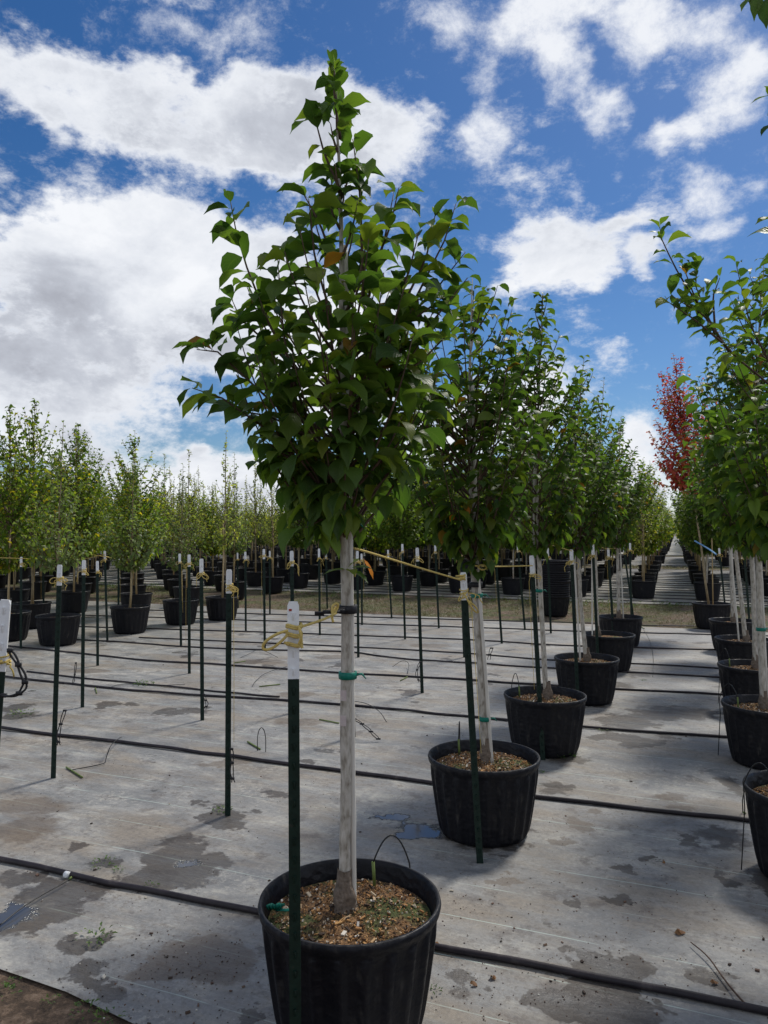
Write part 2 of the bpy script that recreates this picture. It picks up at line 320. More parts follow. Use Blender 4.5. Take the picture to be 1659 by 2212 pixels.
# ------------------------------------------------------------------ mesh helpers
class MB:
    def __init__(s): s.v = []; s.f = []; s.m = []; s.mi = 0
    def add(s, vs, fs):
        o = len(s.v); s.v.extend([tuple(x) for x in vs]); s.f.extend([tuple(i + o for i in f) for f in fs]); s.m.extend([s.mi] * len(fs)); return s
    def box(s, c, h, rot=None):
        vs = [Vector((x * h[0], y * h[1], z * h[2])) for x in (-1, 1) for y in (-1, 1) for z in (-1, 1)]
        if rot: vs = [rot @ v for v in vs]
        vs = [v + Vector(c) for v in vs]
        return s.add(vs, [(0, 1, 3, 2), (4, 6, 7, 5), (0, 4, 5, 1), (2, 3, 7, 6), (0, 2, 6, 4), (1, 5, 7, 3)])
    def tube(s, pts, rad, n=8, cap=True, flat=None):
        pts = [Vector(p) for p in pts]; k = len(pts)
        if not hasattr(rad, '__len__'): rad = [rad] * k
        vs = []; prev = None
        for i, p in enumerate(pts):
            t = (pts[min(i + 1, k - 1)] - pts[max(i - 1, 0)])
            if t.length < 1e-9: t = Vector((0, 0, 1))
            t.normalize()
            if prev is None: a = t.orthogonal().normalized()
            else:
                a = prev - t * prev.dot(t)
                a = a.normalized() if a.length > 1e-6 else t.orthogonal().normalized()
            prev = a; bb = t.cross(a)
            for j in range(n):
                th = 2 * math.pi * j / n
                vs.append(p + (a * math.cos(th) + bb * math.sin(th) * (flat or 1)) * rad[i])
        fs = [(i * n + j, i * n + (j + 1) % n, (i + 1) * n + (j + 1) % n, (i + 1) * n + j) for i in range(k - 1) for j in range(n)]
        if cap: fs += [tuple(range(n - 1, -1, -1)), tuple(range((k - 1) * n, k * n))]
        return s.add(vs, fs)
    def lathe(s, prof, n=32, fr=None, c=(0, 0, 0)):
        vs = []
        for i, (r, z) in enumerate(prof):
            for j in range(n):
                th = 2 * math.pi * j / n; rr = r * (fr(i, th) if fr else 1)
                vs.append((c[0] + rr * math.cos(th), c[1] + rr * math.sin(th), c[2] + z))
        fs = [(i * n + j, i * n + (j + 1) % n, (i + 1) * n + (j + 1) % n, (i + 1) * n + j) for i in range(len(prof) - 1) for j in range(n)]
        return s.add(vs, fs)
    def mesh(s, name, mats, smooth=True):
        me = bpy.data.meshes.new(name); me.from_pydata(s.v, [], s.f)
        for mm in (mats if isinstance(mats, (list, tuple)) else [mats]): me.materials.append(mm)
        me.polygons.foreach_set('material_index', s.m)
        me.polygons.foreach_set('use_smooth', [smooth] * len(s.f)); me.update(); return me
def link(name, me, parent=None, loc=None):
    o = bpy.data.objects.new(name, me); C.objects.link(o)
    if parent: o.parent = parent
    if loc is not None: o.location = loc
    return o
def tag(o, label=None, cat=None, group=None, kind=None):
    if label: o['label'] = label
    if cat: o['category'] = cat
    if group: o['group'] = group
    if kind: o['kind'] = kind
    return o
def thing(name, loc, label, cat, group=None, rot=(0, 0, 0)):
    o = bpy.data.objects.new(name, None); C.objects.link(o); o.location = loc; o.rotation_euler = rot; o.empty_display_size = .1
    return tag(o, label, cat, group)
def np_mesh(name, V, Fq, mats, mi=None, uv=None, smooth=True):
    me = bpy.data.meshes.new(name); nv, nf = len(V), len(Fq); k = Fq.shape[1]
    me.vertices.add(nv); me.vertices.foreach_set('co', V.astype(np.float32).ravel())
    me.loops.add(nf * k); me.loops.foreach_set('vertex_index', Fq.astype(np.int32).ravel())
    me.polygons.add(nf); me.polygons.foreach_set('loop_start', np.arange(0, nf * k, k, dtype=np.int32))
    me.polygons.foreach_set('loop_total', np.full(nf, k, dtype=np.int32))
    for mm in (mats if isinstance(mats, (list, tuple)) else [mats]): me.materials.append(mm)
    if mi is not None: me.polygons.foreach_set('material_index', mi.astype(np.int32))
    me.polygons.foreach_set('use_smooth', np.full(nf, smooth))
    if uv is not None:
        ul = me.uv_layers.new(name='UVMap'); ul.data.foreach_set('uv', uv[Fq.ravel()].astype(np.float32).ravel())
    me.update(calc_edges=True); me.validate(); return me

# leaves: rows of (base xyz, azimuth, pitch at stem, pitch at tip, roll, length, width)
LT = np.array([0, .12, .24, .40, .56, .72, .86, 1.0]); LW = np.array([.03, .06, .55, .93, 1.0, .78, .27, .01])
def leaf_arrays(A, fold=None, seg=None):
    t, wd = (LT, LW) if seg is None else seg
    A = np.asarray(A, float); N = len(A); K = len(t)
    h1 = np.modf(np.abs(np.sin(A[:, 0] * 913.7 + A[:, 2] * 331.1)) * 437.5)[0]; h2 = np.modf(h1 * 71.3)[0]
    fo = (.12 + .75 * h1 ** 1.6)[:, None, None]; wav = (np.sin(t[None] * (7 + 6 * h2[:, None]) + 6 * h1[:, None]) * .16)[..., None]
    base = A[:, :3]; az, p0, p1, roll, L, Wd = A[:, 3:].T
    p = p0[:, None] + (p1 - p0)[:, None] * t[None]
    f = np.stack([np.cos(az)[:, None] * np.cos(p), np.sin(az)[:, None] * np.cos(p), np.sin(p)], -1)
    dt = np.diff(t); stp = (f[:, 1:] + f[:, :-1]) * .5 * dt[None, :, None] * L[:, None, None]
    c = np.concatenate([np.zeros((N, 1, 3)), np.cumsum(stp, 1)], 1) + base[:, None]
    lat = np.stack([-np.sin(az), np.cos(az), 0 * az], -1)[:, None].repeat(K, 1)
    n = np.cross(f, lat); cr, sr = np.cos(roll)[:, None, None], np.sin(roll)[:, None, None]
    lat2 = lat * cr + n * sr; n2 = n * cr - lat * sr
    hw = (wd[None] * Wd[:, None] * .5)[..., None]
    Lf = c + lat2 * hw * np.cos(fo) + n2 * hw * (np.sin(fo) + wav); Rt = c - lat2 * hw * np.cos(fo) + n2 * hw * (np.sin(fo) - wav)
    V = np.stack([Lf, c, Rt], 2).reshape(N * K * 3, 3)
    fs = []
    for i in range(K - 1):
        for j in (0, 1): fs.append((i * 3 + j, i * 3 + j + 1, (i + 1) * 3 + j + 1, (i + 1) * 3 + j))
    Fq = (np.array(fs)[None] + (np.arange(N) * K * 3)[:, None, None]).reshape(-1, 4)
    uv = np.stack([np.tile([0, .5, 1], K), np.repeat(t, 3)], -1); uv = np.tile(uv, (N, 1))
    return V, Fq, uv
SEG2 = (np.array([0, .5, 1.0]), np.array([.25, 1.0, .1]))

def bez(b, c, e, k):
    return [b * (1 - t) ** 2 + c * 2 * t * (1 - t) + e * t * t for t in [i / (k - 1) for i in range(k)]]
def along(pts, t):
    x = t * (len(pts) - 1); i = min(int(x), len(pts) - 2); return pts[i].lerp(pts[i + 1], x - i)

def trunk_at(tr, z):
    for a, b2 in zip(tr[:-1], tr[1:]):
        if z <= b2.z: return a.lerp(b2, max(0, (z - a.z) / max(1e-6, b2.z - a.z)))
    return tr[-1].copy()
def prof_at(prof, z):
    return float(np.interp(z, [p[0] for p in prof], [p[1] for p in prof]))

def crown(rg, trunk, prof, nshoot, spacing=.028, L=.115, explicit=(), inner=.45, wr=.50, t0=.3):
    """leaf rows + shoot curves, local coordinates"""
    A = []; shoots = []
    zs = [p[0] for p in prof]; z0, z1 = zs[0], zs[-1]
    for e in explicit: shoots.append((e, 1.0))
    tops = [(prof_at(prof, z), z) for z in np.linspace(z0, z1, 40)]
    wts = [max(r, .05) for r, z in tops]
    ga = rg.random() * 6
    for i in range(nshoot):
        r, z = rg.choices(tops, wts)[0]; z += rg.uniform(-.03, .03)
        ga += 2.39996 + rg.uniform(-.3, .3)
        rr = r * (1 - inner * rg.random() ** 1.3) * rg.uniform(.85, 1.06)
        c = trunk_at(trunk, z)
        tip = Vector((c.x + rr * math.cos(ga), c.y + rr * math.sin(ga), z))
        bz = max(z0 - .02, z - (rr * rg.uniform(.9, 1.7) + .06)); bb = trunk_at(trunk, bz)
        ctl = bb.lerp(tip, .5); ctl.x += (tip.x - bb.x) * .22; ctl.y += (tip.y - bb.y) * .22; ctl.z -= (tip.z - bb.z) * .12
        shoots.append((bez(bb, ctl, tip, 9), 1.0))
    # leader
    ld = [trunk_at(trunk, z) for z in np.linspace(z0 + (z1 - z0) * .12, trunk[-1].z, 24)]
    shoots.append((ld, .8))
    for pts, sc_ in shoots:
        ln = sum((pts[i + 1] - pts[i]).length for i in range(len(pts) - 1))
        k = max(3, int(ln * (1 - t0) / spacing))
        phi = rg.random() * 6.28
        for j in range(k + 1):
            t = t0 + (1 - t0) * j / k; p = along(pts, t)
            hz = (p.z - z0) / (z1 - z0)
            side = phi + (math.pi if j % 2 else 0) + rg.gauss(0, .5)
            c = trunk_at(trunk, p.z); ox, oy = p.x - c.x, p.y - c.y
            if math.hypot(ox, oy) > .06:     # bias outwards
                oa = math.atan2(oy, ox); d = (side - oa + math.pi) % (2 * math.pi) - math.pi
                side = oa + d * .72
            up = (t - t0) / (1 - t0)
            lo_ = max(0, 1 - hz / .28)
            p0 = rg.gauss(.50 + .35 * up * hz - .95 * lo_, .30)
            p1 = max(-1.55, p0 - rg.uniform(.9, 2.1))
            if hz < .12: p1 = max(-1.5, p1 - .3)
            LL = L * rg.choice((rg.uniform(.45, .8), rg.uniform(.75, 1.1), rg.uniform(.8, 1.15))) * (1 - .35 * up * hz * (1 if t > .9 else .5))
            A.append((p.x, p.y, p.z, side, p0, p1, rg.gauss(0, .35), LL, LL * wr * rg.uniform(.85, 1.1)))
    return A, shoots

# ------------------------------------------------------------------ parts of a potted tree
def pot_mesh(name, seg=96, r=.305, h=.42, rb=.235):
    mb = MB(); nr = 22
    prof = [(rb * .9, 0), (rb, .008), (rb + .006, .03)]
    for i in range(1, 9):
        t = i / 8; prof.append((rb + .006 + (r - .018 - rb) * (t ** .8), .03 + (h - .085) * t))
    k0 = len(prof)
    prof += [(r - .012, h - .05), (r - .006, h - .035), (r, h - .030), (r + .004, h - .012), (r + .001, h), (r - .008, h + .001), (r - .013, h - .01), (r - .02, h - .03), (r - .03, h - .09)]
    def fr(i, th):
        if i < 2 or i >= k0: return 1
        s_ = math.sin(nr * th); ribs = (1 if s_ > .55 else (-1 if s_ < 0 else 0))
        amp = .034 * min(1, (k0 - i) / 2.0)
        return 1 + amp * 1.5 * (.5 * math.tanh(3 * (s_ - .35)))
    mb.lathe(prof, seg, fr if seg > 40 else None)
    mb.add([(0, 0, .001)] + [(rb * .9 * math.cos(2 * math.pi * j / seg), rb * .9 * math.sin(2 * math.pi * j / seg), .001) for j in range(seg)], [(0, (j + 1) % seg + 1, j + 1) for j in range(seg)])
    return mb.mesh(name, M['pot'])
def soil_mesh(name, rg, seg=40, rings=9, r=.277, z=.355):
    mb = MB(); vs = [(0, 0, z + .03)]; fs = []
    for i in range(1, rings + 1):
        for j in range(seg):
            th = 2 * math.pi * j / seg; q = i / rings
            vs.append((r * q * math.cos(th), r * q * math.sin(th), z + .03 * (1 - q * q) + rg.gauss(0, .004) * (0 if i == rings else 1)))
    fs += [(0, 1 + j, 1 + (j + 1) % seg) for j in range(seg)]
    for i in range(rings - 1):
        for j in range(seg):
            a = 1 + i * seg; fs.append((a + j, a + seg + j, a + seg + (j + 1) % seg, a + (j + 1) % seg))
    mb.add(vs, fs); return mb.mesh(name, M['soil'])
def chips_mesh(name, rg, n=1500, r=.265, z=.358):
    mb = MB()
    for i in range(n):
        q = math.sqrt(rg.random()); th = rg.random() * 6.283
        l = rg.uniform(.0015, .0045) if rg.random() < .88 else rg.uniform(.005, .012)
        rot = Matrix.Rotation(rg.random() * 6.28, 3, 'Z') @ Matrix.Rotation(rg.gauss(0, .4), 3, 'Y')
        mb.box((r * q * math.cos(th), r * q * math.sin(th), z + .03 * (1 - q * q) + rg.uniform(0, .006)), (l, l * rg.uniform(.25, .6), rg.uniform(.001, .003)), rot)
    return mb.mesh(name, M['chips'], False)
POT_HI = pot_mesh('pot_hi', 176); POT_MID = pot_mesh('pot_mid', 88); POT_LO = pot_mesh('pot_lo', 24)
rs = random.Random(3); SOIL = [soil_mesh('soil', rs) for _ in range(2)]; CHIPS = [chips_mesh('chips', rs) for _ in range(2)]
SOIL_LO = soil_mesh('soil_lo', rs, 14, 3)

def drip_parts(parent, a, rr=.2):
    """hooped drip tube with its green peg, standing in the pot"""
    q = Vector((rr * math.cos(a), rr * math.sin(a), .36)); q2 = Vector((.318 * math.cos(a - .3), .318 * math.sin(a - .3), .43))
    pg = MB(); pg.tube([q, q + Vector((-.006, 0, .10))], .006, 8)
    mid = (q + q2) / 2 + Vector((0, 0, .25)); pts = bez(q + Vector((-.006, 0, .095)), mid, q2, 14) + [q2 + Vector((.01, .01, -.12)), q2 + Vector((.0, .03, -.425))]
    mb = MB(); mb.tube(pts, .003, 6); dt_ = link('drip_tube', mb.mesh('drip_tube', M['drip']), parent); link('peg', pg.mesh('drip_peg', M['emit']), dt_)

def tie(parent, c, r, z, h=.012, matn='tape', name='trunk_tie', tail=False):
    mb = MB(); n = 20
    mb.lathe([(r - .002, z - h), (r + .0025, z - h), (r + .0035, z), (r + .0025, z + h), (r - .002, z + h)], n, None, (c[0], c[1], 0))
    if tail:
        mb.tube([Vector((c[0] + r, c[1] - .005, z)), Vector((c[0] + r + .02, c[1] - .01, z + .006)), Vector((c[0] + r + .035, c[1] - .01, z - .012))], [.004, .005, .002], 5, flat=.3)
    link(name, mb.mesh(name, M[matn]), parent)

def near_tree(pos, trunk_px, prof, seed, label, group, nshoot=50, explicit_px=(), hi=True, chips=True, L=.115, spacing=.028, drip=None,
              ties=(), straps=(), trr=(.024, .018), stake_off=(.022, .012), name='potted_tree', extra_leaves=None, potz=0.0, leafm='leaf', base_swell=True, cat='potted tree', lo=False, stake_top=None):
    rg = random.Random(seed); base = Vector((pos[0], pos[1], 0)); Y = pos[1]
    root = thing(name, base, label, cat, group); root.rotation_euler.z = 0
    link('pot', POT_HI if hi else POT_MID, root); sol = link('soil', rg.choice(SOIL), root)
    if chips: tag(link('wood_chips', rg.choice(CHIPS), sol), kind='stuff')
    tr = [P(x, y, Y) - base for x, y in trunk_px]
    tr.sort(key=lambda q: q.z)
    tr[0].z = .355
    zb = prof[0][0]
    top = tr[-1]; n = 26
    pts = []; rad = []
    for i in range(n):
        z = .355 + (top.z - .355) * i / (n - 1); p = trunk_at(tr, z); q = i / (n - 1)
        if z > zb: rr_ = trr[1] * (1 - (z - zb) / (top.z - zb + .01) * .87)
        else: rr_ = trr[0] + (trr[1] - trr[0]) * (z - .355) / (zb - .355)
        p = p + Vector((rg.gauss(0, .0016), rg.gauss(0, .0016), 0)); pts.append(p); rad.append(rr_ * rg.uniform(.96, 1.05))
    mb = MB(); mb.tube(pts, rad, 14); tkobj = link('trunk', mb.mesh('trunk', M['bark']), root)
    if base_swell:
        b0 = tr[0]; mb = MB()
        mb.lathe([(.052, -.01), (.046, .02), (.034, .045), (.040, .06), (.036, .085), (.027, .11), (.023, .16)], 20, lambda i, th: 1 + .12 * math.sin(3 * th + i) + .06 * math.sin(7 * th), (b0.x, b0.y, .355))
        link('root_flare', mb.mesh('root_flare', M['bark_root']), tkobj)
    # cane
    st = MB(); s0 = tr[0] + Vector((stake_off[0] * 1.6, stake_off[1], 0)); zt = stake_top or (zb + (top.z - zb) * .62)
    s1 = trunk_at(tr, zt) + Vector((stake_off[0] * .7, stake_off[1] + .004, 0)); sp_ = []; sr = []
    zm = trunk_at(tr, zb) + Vector((stake_off[0], stake_off[1], 0))
    for i in range(31):
        q = i / 30; p = bez(s0, zm * 2 - (s0 + s1) / 2, s1, 3)[1] if False else (s0.lerp(zm, q * 2) if q < .5 else zm.lerp(s1, q * 2 - 1))
        sp_.append(p); sr.append(.0095 * (1.18 if i % 4 == 0 else 1))
    st.tube(sp_, sr, 10); link('support_cane', st.mesh('support_cane', M['stake']), root)
    for z in ties: tie(tkobj, trunk_at(tr, z) + Vector((stake_off[0] * .35, stake_off[1] * .3, 0)), trr[0] + .008, z, tail=True)
    for z in straps:
        c = trunk_at(tr, z); mb = MB(); r_ = trr[0] + .011
        mb.lathe([(r_ - .004, z - .014), (r_ + .001, z - .014), (r_ + .002, z + .014), (r_ - .004, z + .014)], 20, None, (c.x + stake_off[0] * .4, c.y, 0))
        mb.box((c.x - r_ + .008, c.y - .03, z), (.026, .006, .010))
        link('rubber_strap', mb.mesh('rubber_strap', M['strap']), tkobj)
    ex = []
    for pl, dy in explicit_px:
        q = [P(x, y, Y + dy[0] + (dy[1] - dy[0]) * i / (len(pl) - 1)) - base for i, (x, y) in enumerate(pl)]
        ex.append([along(q, i / 9) for i in range(10)])
    A, shoots = crown(rg, tr, prof, nshoot, spacing, L, ex)
    if extra_leaves: A += extra_leaves(rg, tr)
    V, Fq, uv = leaf_arrays(A)
    link('crown', np_mesh('crown', V, Fq, M[leafm], uv=uv), root)
    mb = MB()
    for pts, _ in shoots[:-1]:
        mb.tube(pts, [(.0075 if nshoot < 70 else .006) * (1 - .75 * i / (len(pts) - 1)) for i in range(len(pts))], 6)
    link('branches', mb.mesh('branches', M['twig']), root)
    if drip is not None: drip_parts(root, drip)
    return root

# ------------------------------------------------------------------ ground
def sheet(name, pts, z, m, cells=None):
    me = bpy.data.meshes.new(name); me.from_pydata([(p[0], p[1], z) for p in pts], [], [tuple(range(len(pts)))]); me.materials.append(m); me.update()
    return tag(link(name, me), kind='structure')
sheet('ground', [(-3000, -3000), (3000, -3000), (3000, 3000), (-3000, 3000)], -.012, M['earth'])
def band(name, s0, s1, a0, a1, z, m, near_edge=None):
    pp = lambda al, ac: (ROWD.x * al + ACR.x * ac, ROWD.y * al + ACR.y * ac)
    pts = [pp(s0, a0), pp(s0, a1), pp(s1, a1), pp(s1, a0)]
    if near_edge: pts = list(near_edge) + [pp(s1, a1), pp(s1, a0)]
    return sheet(name, pts, z, m)
e0, e1 = G(0, 2093), G(290, 2212); ed = (e1 - e0).normalized()
ne = [(e0 - ed * 40)[:2], (e0 - ed * 1)[:2], tuple(e0)[:2], (e0 + ed * .35 + Vector((0, .02, 0)))[:2], tuple(e1)[:2], (e1 + ed * 25)[:2]]
band('fabric_near_block', 0, 14.8 * .925, -60, 60, 0, M['fabric'], near_edge=ne)
S2 = (19.3 * .925, 36 * .925); S3 = (39 * .925, 52 * .925); S4 = (55 * .925, 170)
band('fabric_second_block', S2[0], S2[1], -90, 60, .004, M['fabric_far'])
band('fabric_third_block', S3[0], S3[1], -140, 90, .006, M['fabric_far'])
band('fabric_far_block', S4[0], S4[1], -300, 200, .008, M['fabric_far'])

ORD = 'first second third fourth fifth sixth seventh eighth ninth tenth eleventh twelfth thirteenth fourteenth fifteenth sixteenth seventeenth eighteenth nineteenth twentieth'.split()
def ordn(n): return ORD[n - 1] if n <= 20 else ('twenty-' + ORD[n - 21] if n <= 29 else 'thirtieth' if n == 30 else 'thirty-' + ORD[n - 31])
# hoses ------------------------------------------------------------
hosegrp = 'black irrigation hoses laid across the ground cover'
def hose(pl, r, label, seed=1):
    rg = random.Random(seed); q = [G(x, y) for x, y in pl]; pts = []
    a, b2 = q[0], q[-1]
    if pl[0][0] < 20: q.insert(0, a + (a - q[1]).normalized() * 2.5)
    if pl[-1][0] > 1540: q.append(b2 + (b2 - q[-2]).normalized() * 3)
    for i in range(len(q) - 1):
        k = max(2, int((q[i + 1] - q[i]).length / .25))
        for j in range(k): pts.append(q[i].lerp(q[i + 1], j / k))
    pts.append(q[-1])
    for s_ in range(3): pts = [pts[0]] + [(pts[i - 1] + pts[i] * 2 + pts[i + 1]) / 4 for i in range(1, len(pts) - 1)] + [pts[-1]]
    pts = [p + Vector((rg.gauss(0, .004), rg.gauss(0, .006), r * .95 + abs(rg.gauss(0, .002)))) for p in pts]
    mb = MB(); mb.tube(pts, r, 10); tag(link('irrigation_hose', mb.mesh('hose', M['hose'])), label, 'hose', hosegrp)
hose([(0, 1860), (150, 1893), (300, 1930), (560, 1975), (760, 2016), (940, 2057), (1300, 2115), (1659, 2192)], .0135, 'thick black hose nearest the camera, passing behind the foremost pot', 1)
hose([(0, 1576), (250, 1605), (505, 1637), (935, 1695), (1165, 1728), (1400, 1752), (1625, 1779), (1659, 1782)], .0125, 'second black hose from the camera, touching the second pot of the row', 2)
hose([(0, 1462), (233, 1488), (400, 1504), (603, 1512), (720, 1523), (823, 1531), (933, 1542), (1097, 1558), (1265, 1575), (1583, 1595), (1659, 1599)], .011, 'black hose bowed towards the third pot of the row', 3)
hose([(58, 1452), (218, 1471), (364, 1484), (520, 1501), (603, 1507)], .009, 'short black hose joining the bowed hose at a shallow angle', 4)
hose([(0, 1395), (120, 1407), (328, 1430), (488, 1437), (603, 1446), (727, 1456), (912, 1463), (1097, 1477), (1332, 1491), (1570, 1502), (1659, 1508)], .011, 'long black hose running behind the third pot of the row', 5)
hose([(135, 1382), (255, 1387), (400, 1399), (603, 1407), (733, 1407), (780, 1410), (836, 1425), (939, 1428), (1097, 1440), (1332, 1452), (1562, 1465)], .010, 'black hose with a sudden kink right of the foremost trunk', 6)
hose([(300, 1378), (549, 1389), (734, 1397), (912, 1406), (1097, 1419), (1181, 1428), (1362, 1434), (1555, 1445)], .009, 'thin black hose just beyond the kinked one', 7)
hose([(60, 1352), (250, 1357), (549, 1366), (1042, 1384), (1191, 1395), (1362, 1400), (1552, 1405)], .010, 'black hose passing in front of the fifth pot of the row', 8)
hose([(180, 1330), (549, 1341), (1097, 1359), (1265, 1366), (1382, 1368), (1548, 1372)], .010, 'black hose passing in front of the sixth pot of the row', 9)
hose([(300, 1318), (549, 1327), (1042, 1341), (1280, 1347), (1382, 1352), (1537, 1354), (1600, 1356)], .010, 'farthest black hose before the strip of bare earth', 10)
# white clamp on the near hose
c = G(145, 1896) + Vector((0, 0, .014)); mb = MB(); d_ = (G(300, 1930) - G(0, 1860)).normalized()
mb.tube([c - d_ * .012, c + d_ * .012], .0155, 14); tag(link('hose_clamp', mb.mesh('hose_clamp', M['white_paint'])), 'small pale clamp round the nearest black hose', 'clamp')
# hoses in farther blocks, one mesh each
k = 0
pp = lambda al, ac, z=0: Vector((ROWD.x * al + ACR.x * ac, ROWD.y * al + ACR.y * ac, z))
for (a, b2) in (S2, S3):
    s = a + .5; k3 = k - 1
    while s < b2:
        mb = MB(); pts = [pp(s + .04 * math.sin(i * 1.3 + k), -45 + i * 3.2, .018) for i in range(26)]
        mb.tube(pts, .011, 5, False)
        tag(link('irrigation_hose', mb.mesh('hose_far', M['hose'])), '%s black hose beyond the %s strip of bare earth' % (ordn(k + 1 if a == S2[0] else k - k3), 'near' if a == S2[0] else 'second'), 'hose', 'irrigation hoses among the far potted trees')
        s += .9 if a == S2[0] else 1.8; k += 1

# ------------------------------------------------------------------ T-posts
rg = random.Random(11)
def shaft_mesh(h, tip, studs=True, col='green_paint', z0=-.05, z1=None):
    mb = MB(); z1 = z1 or h - tip
    zc, hh = (z0 + z1) / 2, (z1 - z0) / 2
    mb.box((0, 0, zc), (.0165, .0022, hh)); mb.box((0, .0172, zc), (.0020, .0148, hh))
    if studs:
        z = max(.06, z0 + .03) if z0 < 0 else z0 + .018
        while z < z1 - .015:
            mb.add([(-.004, -.0024, z - .012), (.004, -.0024, z - .012), (.006, -.0024, z + .010), (-.006, -.0024, z + .010), (.0, -.012, z + .012)],
                   [(0, 1, 4), (1, 2, 4), (2, 3, 4), (3, 0, 4)]); z += .054
    return mb.mesh('post_shaft', M[col], False)
def tip_mesh(h, tip):
    mb = MB(); z0, z1 = h - tip, h
    # flange with rounded shoulders
    w_ = .0168; pr = [(-w_, z0), (w_, z0), (w_, z1 - .012), (w_ - .005, z1), (-w_ + .005, z1), (-w_, z1 - .012)]
    vs = [(x, -.0026, z) for x, z in pr] + [(x, .0026, z) for x, z in pr]; n = 6
    mb.add(vs, [(0, 1, 2, 3, 4, 5), (11, 10, 9, 8, 7, 6)] + [(i, i + 6, (i + 1) % 6 + 6, (i + 1) % 6) for i in range(6)])
    mb.box((0, .0178, (z0 + z1) / 2 - .003), (.0026, .0150, tip / 2 - .003)); z = z0 + .02
    while z < z1 - .02:
        mb.add([(-.004, -.0028, z - .012), (.004, -.0028, z - .012), (.006, -.0028, z + .010), (-.006, -.0028, z + .010), (.0, -.0125, z + .012)],
               [(0, 1, 4), (1, 2, 4), (2, 3, 4), (3, 0, 4)]); z += .054
    return mb.mesh('white_tip', M['white_paint'], False)
def loop_pts(c, w_, h_, a, n=14, sag=0):
    pts = []
    for i in range(n + 1):
        t = i / n * 2 * math.pi; x = (1 - math.cos(t)) * .5 * w_; z = math.sin(t) * h_ * .5 + sag * (1 - math.cos(t)) * .5
        pts.append(Vector(c) + Vector((x * math.cos(a), x * math.sin(a) - .012, z)))
    return pts
def twine_mesh(rg, h, tip, r=.0029, wraps=2, tails=2, loops=2, long_tail=False, thick=1):
    mb = MB(); zt = h - tip * rg.uniform(.55, 1.05)
    for k in range(wraps):
        z = zt - k * .018 * rg.uniform(.7, 1.3); pts = []
        for i in range(17):
            th = i / 16 * 2 * math.pi; cx = .021 * math.cos(th); cy = .014 + .022 * math.sin(th)
            pts.append((cx, cy, z + .006 * math.sin(th + k) + i * .0006))
        mb.tube(pts, r, 6, False)
    for k in range(loops):
        a = rg.choice((0, math.pi)) + rg.gauss(0, .5)
        mb.tube(loop_pts((.004 * math.cos(a), -.006, zt - .01), rg.uniform(.03, .065), rg.uniform(.02, .045), a, sag=-rg.uniform(0, .05)), r, 6)
    for k in range(tails):
        a = rg.choice((0, math.pi)) + rg.gauss(0, .5); ln = rg.uniform(.05, .17); p = Vector((.02 * math.cos(a), -.006, zt - .012)); pts = [p]
        for i in range(6):
            p = p + Vector((math.cos(a) * .012 * max(0, 3 - i) * .5 + rg.gauss(0, .006), rg.gauss(0, .003), -ln / 6 * (.3 + .35 * i / 2))); pts.append(p)
        mb.tube(pts, r * .9, 6)
    if long_tail:
        x = rg.choice((-.03, .03)); pts = [(x * .5, -.008, zt), (x, -.012, zt - .05), (x * 1.15, -.012, zt * .6), (x * 1.2, -.012, .35 + rg.random() * .2)]
        mb.tube(pts, r * .55, 5)
    # knot
    mb.tube([(-.008, -.008, zt - .01), (0, -.014, zt - .014), (.009, -.008, zt - .008)], r * 1.9, 6)
    return mb.mesh('twine_knot', M['twine'])
postgrp = 'green T-posts with white tips standing in rows on the ground cover'
def post(xt, yt, xb, yb, label, tip=.14, hi=True, **kw):
    b = G(xb, yb); t = P(xt, yt, b.y); h = t.z; a = math.atan2(t.x - b.x, h); L_ = math.hypot(h, t.x - b.x)
    o = thing('fence_post', b, label, 'post', postgrp, (0, a, 0)); o.rotation_euler = (rg.gauss(0, .008), a, 0)
    link('post_shaft', shaft_mesh(L_, tip), o); link('white_tip', tip_mesh(L_, tip), o)
    if kw.get('twine', True):
        link('twine_knot', twine_mesh(rg, L_, tip, wraps=kw.get('wraps', rg.choice((2, 3))), loops=kw.get('loops', rg.choice((1, 2))), tails=kw.get('tails', rg.choice((1, 2))), long_tail=kw.get('long', rg.random() < .5)), o)
    return o
p1 = post(632, 1300, 639, 2398, 'largest green post with a long white tip, in front of the foremost pot', tip=.226, twine=False)
mb = MB(); mb.box((-.008, -.0035, 1.432), (.004, .0012, .003)); link('red_mark', mb.mesh('red_mark', M['red_mark'], False), p1)
post(13, 1295, -70, 2359, 'green post leaning at the left edge of the view, only its white tip fully seen', tip=.215, long=False)
